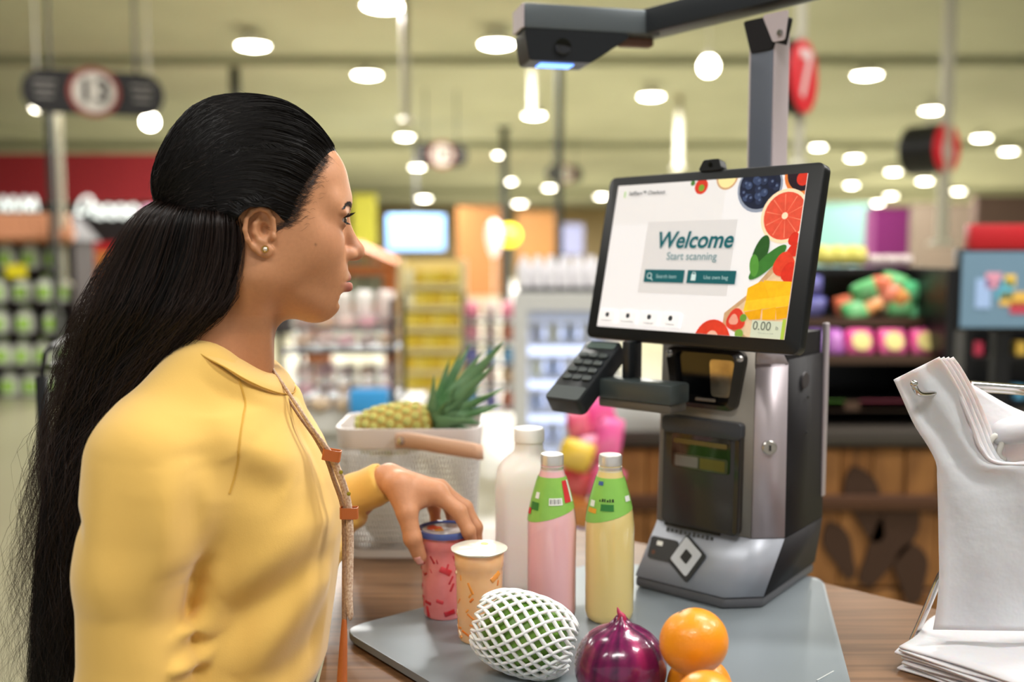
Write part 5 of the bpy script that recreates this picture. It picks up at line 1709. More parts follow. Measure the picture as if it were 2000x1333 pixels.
# ------------------------------------------------------------------ card terminal on its bracket
tl = W(1172, 730, 1.30)
t = thing('card_terminal', 'dark payment terminal with keypad on a bracket beside the kiosk', 'terminal', tl, math.radians(-41))
M_term = mat('terminal_black', '#1d2023', .4)
M_termg = mat('terminal_grey', '#3c4444', .35)
MT = T3((-.022, .0, -.006), rx=.62)
MB().prism(rrect(.058, .12, .008, 4), -.012, .012, MT, bev=.004, seg=2).build('terminal_body', M_term, t)
tb = t.children[-1]
for r_ in range(4):
    for c_ in range(3):
        MB().prism(rrect(.013, .009, .002, 2, -.016 + .016 * c_, .028 - .015 * r_), .0122, .015, MT, bev=.001, seg=1).build('key', M_termg, tb)
MB().prism(rrect(.054, .024, .004, 3, 0, -.046), .0122, .0135, MT).build('front_plate', M_termg, tb)
MB().prism(rrect(.046, .012, .002, 2, 0, .05), .0122, .0128, MT).build('display_strip', mat('term_display', '#5a6a66', .2), tb)
MB().box((.058, .012, -.018), (.115, .045, .026), bev=.004).build('bracket', M_termg, t)
MB().box((.058, .012, -.036), (.11, .04, .012), bev=.003).build('bracket_base', mat('bracket_tan', '#57524a', .4), t)
MB().box((.03, .03, .018), (.012, .03, .05), bev=.002).build('holder_fin', M_term, t)

# ------------------------------------------------------------------ camera arm on a post
px_, py_ = .352, 1.392
t = thing('camera_mast', 'grey mast behind the monitor carrying an angled overhead camera arm', 'camera mast', (px_ - .004, py_ - .006, ZP + ht + .001), math.radians(-50))
zb_ = ZP + ht + .001
top_z = W(1495, 40, py_)[2]
M_mast = mat('mast_slate', '#6a707c', .5, metal=.1)
M_mastl = mat('mast_light', '#c9bcc0', .45)
MB().box((0, 0, (top_z - zb_) / 2), (.036, .028, top_z - zb_), bev=.003).build('mast_post', M_mast, t)
MB().box((.0185, .006, (top_z - zb_) / 2), (.004, .034, top_z - zb_), bev=.001, seg=1).build('mast_edge', M_mastl, t)
MB().box((-.0185, .0, (top_z - zb_) / 2), (.0025, .028, top_z - zb_), bev=.0008, seg=1).build('mast_trim', M_mastl, t)
MB().prism(roundpoly([(-.03, 0), (.03, 0), (.018, -.045), (-.016, -.045)], .004, 3), -.016, .016, T3((0, 0, top_z - zb_), rx=PI / 2), bev=.002, seg=1).build('head_bracket', M_kdark, t)
MB().prism(roundpoly([(.004, .002), (.045, .002), (.04, -.036), (.022, -.036)], .004, 3), .0165, .019, T3((0, 0, top_z - zb_), rx=PI / 2)).build('bracket_plate', M_mastl, t)
MB().lathe([(0, 0), (.0045, 0), (.004, .003), (0, .0035)], 14, T3((.034, -.019, top_z - zb_ - .026), rx=PI / 2)).build('bolt', M_steel, t, smooth=40)
# beam: horizontal, parallel to the monitor
a_ = W(1250, 46, 1.56); c_ = W(1500, 20, py_)
zbeam = top_z + .018
def on_z(px, py, z): return G(px, py, z)
e0 = on_z(1252, 52, zbeam); e2 = on_z(1480, 5, zbeam)
dirb = (np.array([px_, py_, zbeam]) - e0); dirb /= np.linalg.norm(dirb)
e1 = np.array([px_, py_, zbeam]) + dirb * .2
e1[2] += .035
TI = (T3(t.location, t.rotation_euler[2])).inverted()
def bar(p0, p1, w_, h_, name, m, bev=.003):
    p0, p1 = Vector(p0), Vector(p1)
    d = p1 - p0
    M = T3((p0 + p1) / 2, math.atan2(d.y, d.x), ry=-math.atan2(d.z, math.hypot(d.x, d.y)))
    return MB().box((0, 0, 0), (d.length, w_, h_), TI @ M, bev=bev).build(name, m, t)
M_arm = mat('arm_charcoal', '#2f3338', .4, metal=.2)
bar(e0, e1, .045, .036, 'arm_beam', M_arm)
# camera head reaching sideways from the beam end
h1 = on_z(1040, 40, zbeam)
hd = h1 - e0
hM = T3(e0 + hd / 2, math.atan2(hd[1], hd[0]))
Lh = float(np.linalg.norm(hd))
MB().box((0, 0, .0), (Lh + .04, .06, .036), TI @ hM, bev=.004).build('head_beam', mat('arm_grey', '#5d6468', .4, metal=.3), t)
sgn = 1
MB().prism(roundpoly([(Lh / 2 + .02, -.018), (-Lh * .38, -.018), (Lh * .02, -.062), (Lh / 2 + .012, -.062)], .006, 4), -.03, .03, TI @ hM @ T3(rx=PI / 2), bev=.002, seg=1).build('camera_pod', mat('pod_black', '#101317', .35), t)
pod = t.children[-1]
MB().lathe([(0, 0), (.012, 0), (.012, .003), (.009, .004), (0, .004)], 24, TI @ hM @ T3((Lh * .28, .0305, -.042), rx=-PI / 2)).build('lens', M_gloss, pod)
MB().lathe([(0, 0), (.012, 0), (.012, .003), (.009, .004), (0, .004)], 24, TI @ hM @ T3((Lh * .28, -.0305, -.042), rx=PI / 2)).build('lens', M_gloss, pod)
MB().box((Lh * .3, 0, -.063), (Lh * .3, .03, .002), TI @ hM).build('status_light', mat('blue_led', '#5f8fff', .3, emit=('#6f9fff', 2.0)), pod)
MB().box((Lh / 2 + .021, 0, 0), (.003, .058, .034), TI @ hM, bev=.001, seg=1).build('end_plate', M_mastl, t)
MB().box((-Lh * .45, .0, -.024), (.05, .02, .012), TI @ hM, bev=.002).build('cable_gland', mat('gland_brown', '#6a4a3a', .5), t)

# ------------------------------------------------------------------ the customer
HPHI = math.radians(18.0)
HO = np.array([-.2693, 1.080, CZ + .036])
_c, _s = math.cos(HPHI), math.sin(HPHI)
HR = np.array([[_c, -_s, 0], [_s, _c, 0], [0, 0, 1]], np.float32)
def hw(p):            # head local -> world
    return np.asarray(p, np.float32) @ HR.T + HO.astype(np.float32)
def hl(px, py, y):    # photo pixel + head-local y -> head local point
    r = ray(px, py)
    # solve HO + HR*(x,y,z) = cam + t*r
    A = np.array([[_c, 0, -r[0]], [_s, 0, -r[1]], [0, 1, -r[2]]])
    b = np.array([-HO[0] + _s * y, -HO[1] - _c * y, CZ - HO[2]])
    x, z, t = np.linalg.solve(A, b)
    return np.array([x, y, z])

P0 = thing('person', 'woman in a yellow sweater with long dark hair reaching for a pink cup', 'person', (-.32, 1.06, 0))

# ---- head and neck
hd_ = SDF()
hd_.ell((-.012, 0, .036), (.092, .070, .072), .02)
hd_.ell((.026, 0, .038), (.064, .062, .056), .03)
hd_.ell((.034, 0, -.030), (.051, .054, .070), .03)
for s in (-1, 1):
    hd_.cap((-.006, s * .050, -.052), (.054, s * .014, -.088), .017, .015, .03)
    hd_.ell((.048, s * .034, -.026), (.029, .026, .030), .025)
    hd_.cap((.068, s * .040, .016), (.081, s * .010, .021), .010, .010, .018)
    hd_.ell((.004, s * .052, -.01), (.03, .012, .045), .03)
hd_.ell((.061, 0, -.089), (.017, .020, .0155), .018)
hd_.ell((.068, 0, -.060), (.021, .028, .024), .022)
for s in (-1, 1):     # eye sockets, lids
    hd_.ell((.094, s * .032, -.001), (.015, .018, .0105), .012, 's')
    hd_.ell((.0735, s * .0315, .0005), (.0135, .0150, .0132), .004)
    hd_.cap((.080, s * .045, .0085), (.087, s * .022, .0095), .0032, .003, .006)
    hd_.ell((.0895, s * .0325, .0000), (.015, .0140, .0030), .003, 's')
# nose
hd_.cap((.082, 0, .006), (.099, 0, -.0295), .0068, .0082, .012)
hd_.ell((.1000, 0, -.0340), (.0094, .0105, .0088), .009)
for s in (-1, 1):
    hd_.ell((.0900, s * .0135, -.0372), (.0098, .0066, .0078), .005)
    hd_.ell((.0940, s * .0122, -.0436), (.0062, .0045, .0036), .003, 's')
# mouth
for s in (-1, 1):
    hd_.cap((.0745, s * .0235, -.0662), (.0888, s * .004, -.0615), .0032, .0054, .004)
    hd_.cap((.0745, s * .022, -.0678), (.0885, s * .004, -.0725), .0034, .0076, .005)
hd_.ell((.0905, 0, -.0664), (.0095, .0245, .0008), .0018, 's')
hd_.ell((.083, 0, -.0845), (.010, .016, .0045), .010, 's')
# neck
hd_.cap((-.030, 0, -.070), (-.052, 0, -.165), .050, .0525, .03)
hd_.cap((-.052, 0, -.165), (-.075, 0, -.235), .0525, .058, .03)
hd_.cap((-.012, -.050, -.060), (-.012, -.020, -.185), .013, .010, .02)
# ears
def ear(s):
    e = lambda px, py, y: (lambda q: (q[0], s * y, q[2]))(hl(px, py, -y))
    hd_.ell(e(505, 450, .0700), (.0135, .0055, .021), .004)
    hx = [(535, 450, .0730), (533, 428, .0740), (523, 412, .0755), (508, 407, .0770), (492, 413, .0785), (481, 429, .0795), (479, 449, .0795), (484, 468, .0785), (495, 484, .0765), (508, 495, .0745), (520, 498, .0735)]
    for i in range(len(hx) - 1):
        hd_.cap(e(*hx[i]), e(*hx[i + 1]), .0027, .0027, .0015)
    hd_.ell(e(522, 489, .0728), (.0066, .0036, .0062), .003)
    hd_.ell(e(506, 478, .0735), (.0075, .0036, .0070), .003)
    an = [(508, 424, .0750), (498, 438, .0760), (497, 456, .0762), (505, 470, .0755), (517, 474, .0745)]
    for i in range(4):
        hd_.cap(e(*an[i]), e(*an[i + 1]), .0025, .0025, .002)
    hd_.ell(e(517, 449, .0765), (.0052, .0080, .0078), .002, 's')
    hd_.ell(e(516, 425, .0785), (.0050, .0052, .0034), .002, 's')
    for q0, q1 in (((489, 428, .0795), (487, 450, .0795)), ((487, 450, .0795), (495, 472, .0785))):
        hd_.cap(e(*q0), e(*q1), .0018, .0018, .0015, 's')
    hd_.ell(e(534, 462, .0735), (.0030, .0040, .0048), .002)
ear(-1); ear(1)
me_head = hd_.mesh((-.125, -.095, -.118), (.125, .095, .128), .0015)
me_neck = hd_.mesh((-.15, -.095, -.245), (.08, .095, -.105), .004)
Vh = np.concatenate([coords(me_head), coords(me_neck)])
def mix3(C, mask, col, k=1.0):
    m = (np.clip(mask, 0, 1) * k)[:, None]
    return C * (1 - m) + np.array(lin(col))[None, :] * m
skin = np.array(lin('#c88e66'))
C = np.tile(skin, (len(Vh), 1))
g3 = lambda c, r: np.exp(-(((Vh - np.array(c)) / np.array(r)) ** 2).sum(1))
C = mix3(C, g3((.085, 0, .045), (.05, .06, .03)), '#c8906c', .6)
C = mix3(C, g3((.095, 0, -.032), (.03, .018, .014)), '#c2866a', .6)
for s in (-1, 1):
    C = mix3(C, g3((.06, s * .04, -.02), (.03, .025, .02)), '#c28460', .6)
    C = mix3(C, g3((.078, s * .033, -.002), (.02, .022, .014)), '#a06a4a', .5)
lipm = np.zeros(len(Vh))
for s in (-1, 1):
    for (a, b_, r) in (((.0745, s * .0235, -.0662), (.0900, s * .004, -.0620), .0064), ((.0745, s * .022, -.0678), (.0890, s * .004, -.0725), .0086)):
        a, b_ = np.array(a), np.array(b_)
        q = np.clip(((Vh - a) @ (b_ - a)) / ((b_ - a) @ (b_ - a)), 0, 1)
        d = np.linalg.norm(Vh - a - q[:, None] * (b_ - a), axis=1)
        lipm = np.maximum(lipm, np.clip((r - d) / .002, 0, 1))
lipm *= np.clip((Vh[:, 0] - .070) / .006, 0, 1)
C = mix3(C, lipm, '#a85e5a', .9)
C = mix3(C, g3(hl(614, 478, -.055), (.0013, .02, .0013)) * (Vh[:, 1] < 0), '#3a2015', .9)
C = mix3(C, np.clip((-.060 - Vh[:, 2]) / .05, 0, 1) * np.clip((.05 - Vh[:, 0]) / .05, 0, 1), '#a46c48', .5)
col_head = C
V_head_w = hw(Vh)

# ---- left hand on the cup and forearm
hs = SDF()
J = lambda x, y, d: W(x, y, d)
wr = J(752, 936, 1.222)
hand_pts = {
    'thumb': [J(778, 950, 1.196), J(795, 1003, 1.180), J(806, 1052, 1.172), J(820, 1088, 1.176)],
    'index': [J(852, 964, 1.200), J(896, 1000, 1.190), J(915, 1038, 1.184), J(923, 1064, 1.187)],
    'middle': [J(858, 957, 1.220), J(908, 993, 1.218), J(929, 1030, 1.212), J(932, 1062, 1.213)],
    'ring': [J(848, 958, 1.240), J(880, 990, 1.254), J(886, 1028, 1.252), J(880, 1056, 1.248)],
    'pinky': [J(834, 960, 1.256), J(848, 992, 1.270), J(851, 1026, 1.266), J(852, 1050, 1.260)]}
rad = {'thumb': (.0150, .0122, .0105, .0084), 'index': (.0108, .0092, .0080, .0066), 'middle': (.0110, .0094, .0082, .0068), 'ring': (.0104, .0086, .0076, .0064), 'pinky': (.0096, .0076, .0066, .0056)}
el = J(585, 1065, 1.265)
hs.cap(el, wr, .036, .0165, .01)
for k, w0 in (('index', J(764, 934, 1.212)), ('middle', J(764, 931, 1.222)), ('ring', J(763, 932, 1.232)), ('pinky', J(762, 935, 1.238))):
    hs.cap(w0, hand_pts[k][0], .0125, rad[k][0] * 1.1, .012)
hs.cap(J(760, 942, 1.212), hand_pts['thumb'][0], .0135, .0150, .010)
hs.cap(hand_pts['thumb'][0], hand_pts['index'][0], .012, .0080, .012)
hs.cap(J(788, 978, 1.188), J(846, 966, 1.201), .0115, .0085, .010)
hs.cap(J(795, 995, 1.183), J(832, 978, 1.196), .0085, .0065, .008)
for k, pts in hand_pts.items():
    for i in range(3):
        hs.cap(pts[i], pts[i + 1], rad[k][i], rad[k][i + 1], .005 if i else .008)
    for i in (1, 2):
        hs.ell(pts[i], (rad[k][i] * 1.02,) * 3, .002)
lo = np.minimum.reduce([wr, el] + [p for v in hand_pts.values() for p in v]) - .05
hi = np.maximum.reduce([wr, el] + [p for v in hand_pts.values() for p in v]) + .05
lo[0] = J(690, 950, 1.22)[0]
me_hand = hs.mesh(lo, hi, .0017)
Vx = coords(me_hand).copy()
Ch = np.tile(np.array(lin('#c88e68')), (len(Vx), 1))
def near(p, r): return np.exp(-(np.linalg.norm(Vx - p, axis=1) / r) ** 2)
for k, pts in hand_pts.items():
    m = (near(pts[3], .010) + .5 * near(pts[1], .008))[:, None] * .45
    Ch = Ch * (1 - np.clip(m, 0, 1)) + np.array(lin('#b87a5e')) * np.clip(m, 0, 1)
    m = np.clip(.55 * near(pts[2], .006) + .5 * near(pts[1], .006), 0, 1)[:, None] * .35
    Ch = Ch * (1 - m) + np.array(lin('#8a5638')) * m

# ---- body core under the clothes (torso, arms, legs), joined with head and hand into one body mesh
SR, ER, FR = J(292, 905, .945), J(266, 1400, .925), J(500, 1560, .95)
SL = J(505, 860, 1.215)
bs = SDF()
bs.ell((-.325, 1.085, 1.04), (.065, .085, .19), .05)
bs.ell((-.33, 1.075, .88), (.10, .145, .14), .06)
bs.cap(SR, ER, .026, .022, .03); bs.cap(ER, FR, .026, .022, .02)
bs.cap(SL, el, .042, .036, .04)
bs.cap(J(440, 740, 1.08), (-.335, 1.08, 1.12), .045, .06, .04)
for y in (.99, 1.16):
    bs.cap((-.335, y, .86), (-.33, y - .01, .48), .078, .052, .04)
    bs.cap((-.33, y - .01, .48), (-.345, y - .01, .09), .048, .034, .03)
    bs.cap((-.345, y - .01, .06), (-.20, y - .01, .045), .036, .028, .03)
me_core = bs.mesh((-.5, .8, .0), (.02, 1.42, 1.34), .012)
Vc = coords(me_core).copy()
def polys(me):
    n = len(me.polygons)
    a = np.empty(n * 4, np.int32)
    me.loops.foreach_get('vertex_index', a)
    return a.reshape(n, 4)
Fh, Fx, Fc = np.concatenate([polys(me_head), polys(me_neck) + len(me_head.vertices)]), polys(me_hand), polys(me_core)
ok = (V_head_w[Fh][:, :, 2].min(1) > 0)
Vb = np.concatenate([V_head_w, Vx, Vc]); Fb = np.concatenate([Fh, Fx + len(V_head_w), Fc + len(V_head_w) + len(Vx)])
me_body = np_mesh(Vb, Fb, 'body')
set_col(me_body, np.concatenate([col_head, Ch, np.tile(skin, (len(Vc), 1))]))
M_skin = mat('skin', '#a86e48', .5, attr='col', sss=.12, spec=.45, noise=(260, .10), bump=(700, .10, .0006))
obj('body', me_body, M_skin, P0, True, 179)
for m_ in (me_head, me_neck, me_hand, me_core): bpy.data.meshes.remove(m_)
# fingernails
def nail(pts, r, side, nm='fingernail'):
    a, b_ = np.array(pts[2]), np.array(pts[3])
    d = (b_ - a) / np.linalg.norm(b_ - a)
    n = np.array(side, float); n -= d * (n @ d); n /= np.linalg.norm(n)
    u = np.cross(d, n)
    g = []
    for i in range(7):
        w = -1 + 2 * i / 6
        g.append([tuple(b_ + d * (r * (-.5 + 1.4 * q)) + n * (r * .98 * math.cos(w * .85) + .0004 - r * .18 * q * q) + u * r * .86 * math.sin(w * .95) * (1 - .25 * q * q)) for q in np.linspace(0, 1, 6)])
    o = MB().sheet(g).build(nm, mat('nail_polish', '#d79a92', .2, coat=.6), P0, 179, True)
    o.modifiers.new('t', 'SOLIDIFY').thickness = .0006
nail(hand_pts['thumb'], .0080, (-.35, -.9, .1))
nail(hand_pts['index'], .0066, (.9, -.2, .2)); nail(hand_pts['middle'], .0068, (.95, .1, .2))
nail(hand_pts['ring'], .0064, (.2, .9, .2)); nail(hand_pts['pinky'], .0056, (-.2, .9, .2))

# ---- eyes, lashes, brows, earring
for s in (-1, 1):
    c = hw((.0738, s * .0315, .0005))
    e = MB().ico(c, .0122, 4).build('eyeball', mat('eye_white', '#b3a59b', .2, coat=.5), P0, 179, True)
    fw = hw((1, -.22, -.06)) - hw((0, 0, 0))
    q = Vector((0, 0, 1)).rotation_difference(Vector(fw.tolist())).to_matrix().to_4x4()
    MB().lathe([(0, .0125), (.003, .0122), (.0068, .0105), (.0068, .0098), (0, .011)], 24, Matrix.Translation(Vector(c.tolist())) @ q).build('iris', mat('iris_brown', '#1e110b', .1, coat=.8), e, 60, True)
rl = np.random.default_rng(5)
lash = []
for s in (-1, 1):
    for i in range(120):
        f = i / 119
        th = (-.75 + 1.75 * f)
        up = i % 3 != 0
        ep = (.20 if up else -.22) * math.cos(th * .95)
        base = np.array([.0738, s * .0315, .0005]) + .0136 * np.array([math.cos(th) * math.cos(ep), s * math.sin(th) * math.cos(ep), math.sin(ep)])
        L = rl.uniform(.006, .0095) if up else rl.uniform(.0025, .004)
        dr = np.array([.9 * math.cos(th), s * .8 * math.sin(th), .30 if up else -.45]); dr /= np.linalg.norm(dr)
        t_ = np.linspace(0, 1, 5)[:, None]
        lash.append(base + dr * L * t_ + np.array([0, 0, .0026 if up else -.0006]) * t_ ** 2)
M_lash = mat('lash_black', '#0b0807', .5)
obj('eyelash', strands(hw(np.array(lash)), .00022), M_lash, P0, True)['kind'] = 'stuff'
br = []
for s in (-1, 1):
    for i in range(200):
        f = rl.random() ** .9
        y = s * (.012 + .040 * f)
        z = .0165 + .0035 * math.sin(f * 2.3) - .004 * f + rl.normal(0, .0016) * (1.2 - f)
        p = np.array([[.10, y, z]], np.float32)
        x = .095
        br.append((y, z, f, s))
BR = np.array([[.092, b_[0], b_[1]] for b_ in br], np.float32)
BR = hd_.snap(BR, .0002, 8, .01)
paths = []
for p, (y, z, f, s) in zip(BR, br):
    dr = np.array([-.35 - .3 * f, s * .95, .22 - .4 * f]); dr /= np.linalg.norm(dr)
    t_ = np.linspace(0, 1, 4)[:, None]
    paths.append(p + dr * rl.uniform(.004, .007) * t_)
pp = np.array(paths, np.float32)
pp = hd_.snap(pp, .0004, 2, .004)
obj('eyebrow', strands(hw(pp), .0002), M_lash, P0, True)['kind'] = 'stuff'
es = hw(hd_.snap(np.array([hl(519, 487, -.079)], np.float32), .0006, 6, .01)[0])
eo = MB().ico(es, .0028, 3, s=(1, 1, 1)).build('earring', mat('stud_crystal', '#efe6d6', .05, metal=.6, coat=1), P0, 20, True)
MB().tube([tuple(es + np.array([.0032 * math.cos(a), -.0012, .0032 * math.sin(a)])) for a in np.linspace(0, 2 * PI, 17)], .0007, 6).build('stud_setting', mat('gold', '#c89a4a', .25, metal=1), eo, 60, True)

# ---- hair: swept back top gathered at the back of the head
xh_z = np.array([-.05, -.012, -.006, 0, .0155, .033, .055, .070, .082, .2])
xh_x = np.array([-.03, .010, .022, .030, .034, .044, .059, .071, .080, .09])
def xh(p): return np.interp(p[..., 2], xh_z, xh_x) + .012 * np.exp(-(p[..., 1] / .03) ** 2) * (p[..., 2] > .05)
ht_ = SDF()
def fcap(p):
    k = xh(p) - p[..., 0]
    th = np.clip(k * .22, -.004, .008) - .0016
    return hd_.at(p) - th
ht_.fn(fcap, (-.12, -.09, -.02), (.11, .09, .14), .004)
ht_.ell((-.030, 0, .054), (.068, .071, .0760), .012)
ht_.ell((.000, 0, .058), (.0725, .066, .0735), .012)
ht_.ell((-.064, 0, .022), (.030, .056, .030), .012)
def fcut(p):          # keep behind the hairline, above the ears
    a = p[..., 0] - xh(p)
    zlow = np.interp(p[..., 0], [-.11, -.05, -.030, -.022, .006, .012, .03, .06], [-.006, -.010, -.004, .011, .012, .001, -.012, -.02])
    return -np.maximum(a, zlow - p[..., 2])
ht_.fn(fcut, (-.2, -.12, -.1), (.2, .12, .2), .004, 's')
me_t = ht_.mesh((-.135, -.09, -.04), (.11, .09, .15), .0026)
Vt = coords(me_t).copy()
me_t.vertices.foreach_set('co', hw(Vt).ravel())
M_hair = mat('hair_black', '#0a0707', .5, spec=.2, bump=((40, 40, 500), .3, .001))
M_strand = mat('hair_strand', '#0d0908', .42, spec=.26)
M_strand2 = mat('hair_strand_brown', '#24150e', .4, spec=.4)
obj('hair_crown', me_t, M_hair, P0, True, 179)
HC = np.array([-.095, -.016, .010])            # gather point
def ribbons(paths, w, name, m, seed=1, taper=(.5, 1, .9, .2)):
    P = np.asarray(paths, np.float32)
    n, k, _ = P.shape
    rr = np.random.default_rng(seed)
    T = np.gradient(P, axis=1); T /= np.linalg.norm(T, axis=-1, keepdims=True) + 1e-9
    a = rr.uniform(-.9, .9, n)
    ref = np.stack([np.sin(a), -np.cos(a), .2 * np.sin(2 * a)], -1)[:, None, :]
    N = np.cross(T, ref); N /= np.linalg.norm(N, axis=-1, keepdims=True) + 1e-9
    wd = (np.broadcast_to(np.asarray(w, np.float32), (n,))[:, None] * np.interp(np.linspace(0, 1, k), [0, .1, .7, 1], taper)[None])[..., None]
    V = np.stack([P - N * wd, P + N * wd], 2)
    base = (np.arange(n)[:, None] * k + np.arange(k - 1)[None]) * 2
    F = np.stack([base, base + 1, base + 3, base + 2], -1).reshape(-1, 4)
    o = obj(name, np_mesh(V.reshape(-1, 3), F, name), m, P0, True, 179)
    o['kind'] = 'stuff'
    return o
rh = np.random.default_rng(11)
n = 8000
# roots spread along the hairline and over the crown, ends at the gather point
tz = rh.uniform(0, 1, n)
side = np.where(rh.random(n) < .8, -1.0, 1.0)
zz_ = np.interp(tz, [0, .25, .7, 1], [-.006, .02, .075, .082])
yy_ = np.interp(tz, [0, .25, .55, .8, 1], [.074, .07, .055, .03, 0]) * side
roots = np.stack([np.interp(zz_, xh_z, xh_x) + .012 * np.exp(-(yy_ / .03) ** 2) * (zz_ > .05) + .002 - rh.uniform(.0, .005, n), yy_ + rh.normal(0, .003, n), zz_ + rh.normal(0, .0015, n)], 1)
adv = rh.uniform(0, 1, n) ** 1.6 * .75
K_ = 18
cen = np.array([-.03, 0, .045])
t_ = np.linspace(0, 1, K_)
r0 = roots - cen
e0_ = HC - cen + np.stack([rh.normal(0, .004, n), rh.normal(0, .008, n), rh.normal(0, .006, n)], 1)
pth = []
for q in t_:
    f = adv + (1 - adv) * q
    v = r0 * (1 - f)[:, None] + e0_ * f[:, None]
    # push sideways so the path goes round the head
    v[:, 1] += np.sign(roots[:, 1]) * .055 * np.sin(PI * f) * np.clip(np.abs(roots[:, 1]) / .07, .1, 1)
    v[:, 2] += .055 * np.sin(PI * np.clip(f, 0, 1)) * np.clip((roots[:, 2] + .01) / .08, 0, 1)
    v = v / np.linalg.norm(v, axis=1, keepdims=True) * .1
    pth.append(cen + v)
pth = np.stack(pth, 1).astype(np.float32)
flat_ = pth.reshape(-1, 3)
off = np.repeat(rh.uniform(-.0004, .0016, n), K_).astype(np.float32)
for _ in range(7):
    flat_ = flat_ - ht_.grad(flat_, .0015) * np.clip(ht_.at(flat_) - off, -.03, .03)[:, None]
pth = flat_.reshape(n, K_, 3)
pth += (rh.normal(0, .0004, (n, 1, 3)) * np.linspace(0, 1, K_)[None, :, None]).astype(np.float32)
ribbons(hw(pth), rh.uniform(.00016, .00034, n), 'hair_strands', M_strand, 2)
# baby hairs along the temple and stray hairs off the crown
n2 = 900
z_ = rh.uniform(-.012, .07, n2)
b0 = np.stack([np.interp(z_, xh_z, xh_x) + rh.exponential(.0035, n2) - .002, -np.interp(z_, [-.01, .03, .075], [.071, .064, .045]), z_], 1).astype(np.float32)
b0 = hd_.snap(b0, .0004, 8, .01)
tt = np.linspace(0, 1, 6)[None, :, None]
dr = np.stack([rh.uniform(-1, -.7, n2), np.zeros(n2), rh.uniform(-.35, .25, n2)], 1)[:, None, :]
bb = b0[:, None, :] + dr * tt * rh.uniform(.008, .018, (n2, 1, 1)) + np.array([0, 0, .0012]) * np.sin(tt * 4 + rh.uniform(0, 6, (n2, 1, 1)))
bf = bb.reshape(-1, 3).astype(np.float32)
bf = hd_.snap(bf, .0005, 3, .006)
ribbons(hw(bf.reshape(n2, 6, 3)), .00009, 'baby_hair', M_strand2, 3)
n3 = 170
i3 = rh.integers(0, n, n3); j3 = rh.integers(6, K_ - 2, n3)
b0 = pth[i3, j3]; nn_ = ht_.grad(b0)
tg = pth[i3, j3 + 1] - pth[i3, j3]; tg /= np.linalg.norm(tg, axis=1, keepdims=True) + 1e-9
ss = np.linspace(0, 1, 8)[None, :, None]
L3 = rh.uniform(.008, .026, (n3, 1, 1))
fl = b0[:, None] + (tg[:, None] * .9 + nn_[:, None] * rh.uniform(.1, .5, (n3, 1, 1))) * ss * L3 + rh.normal(0, .0011, (n3, 8, 3)) * ss
ribbons(hw(fl), .00010, 'flyaway_hair', M_strand2, 4)
# hair clip with small points at the gather
hc_w = hw(HC + np.array([.004, -.006, .0]))
cl = MB()
for k in range(7):
    a = 2 * PI * k / 7
    cl.tube([tuple(hc_w + np.array([.004 * math.cos(a), -.004, .006 * math.sin(a)])), tuple(hc_w + np.array([-.001 + .010 * math.cos(a), -.010, .011 * math.sin(a)]))], [.002, .0009], 6)
cl.ico(hc_w, .008, 2)
cl.build('hair_clip', mat('clip_black', '#0d0b0c', .3, coat=.5), P0, 40, True)

# long hair falling behind the shoulder
out = np.array([(366, 372, 430), (392, 332, 466), (430, 292, 490), (500, 250, 492), (560, 220, 474), (605, 202, 447), (650, 185, 402), (700, 170, 347), (760, 156, 290), (820, 140, 250), (900, 124, 212), (1000, 112, 196), (1100, 104, 188), (1200, 98, 184), (1300, 92, 180), (1400, 86, 178)], float)
dep = np.interp(out[:, 0], [372, 430, 500, 605, 700, 820, 1000, 1400], [1.075, 1.055, 1.05, 1.04, 1.045, 1.045, 1.03, 1.02])
hdp = np.interp(out[:, 0], [366, 392, 430, 500, 605, 700, 820, 1000, 1400], [.025, .044, .062, .060, .055, .045, .040, .040, .045])
ctr = np.array([W((l + r) / 2, y, d) for (y, l, r), d in zip(out, dep)])
hwd = np.array([(r - l) / 2 / FPX * (d * .996 + .03) for (y, l, r), d in zip(out, dep)])
def sheetmesh(nst, scale, y_end):
    m = int(np.searchsorted(out[:, 0], y_end)) + 1
    c = catmull(ctr[:m], nst); w_ = catmull(np.stack([hwd[:m], hdp[:m]], 1), nst)
    T = np.gradient(c, axis=0); T /= np.linalg.norm(T, axis=1, keepdims=True)
    return c, w_, T
c_, w_, T_ = sheetmesh(40, 1, 1100)
rings = []
for i in range(40):
    x_ax = np.cross(np.array([0, 1, 0]), T_[i]); x_ax /= np.linalg.norm(x_ax)
    f = i / 39
    sc_ = .93 * (1 if f < .55 else 1 - .75 * ((f - .55) / .45) ** 1.5)
    x_ax = np.array([1.0, 0, 0])
    rings.append([tuple(c_[i] + x_ax * w_[i, 0] * sc_ * math.copysign(abs(math.cos(a)) ** .6, math.cos(a)) * (1 + .03 * math.sin(7 * a + 3 * f)) + np.array([0, 1, 0]) * w_[i, 1] * .9 * sc_ * math.copysign(abs(math.sin(a)) ** .6, math.sin(a)) * (1 + .05 * math.sin(9 * a))) for a in np.linspace(0, 2 * PI, 49)[:-1]])
MB().loft(rings).build('hair_fall', M_hair, P0, 179, True)
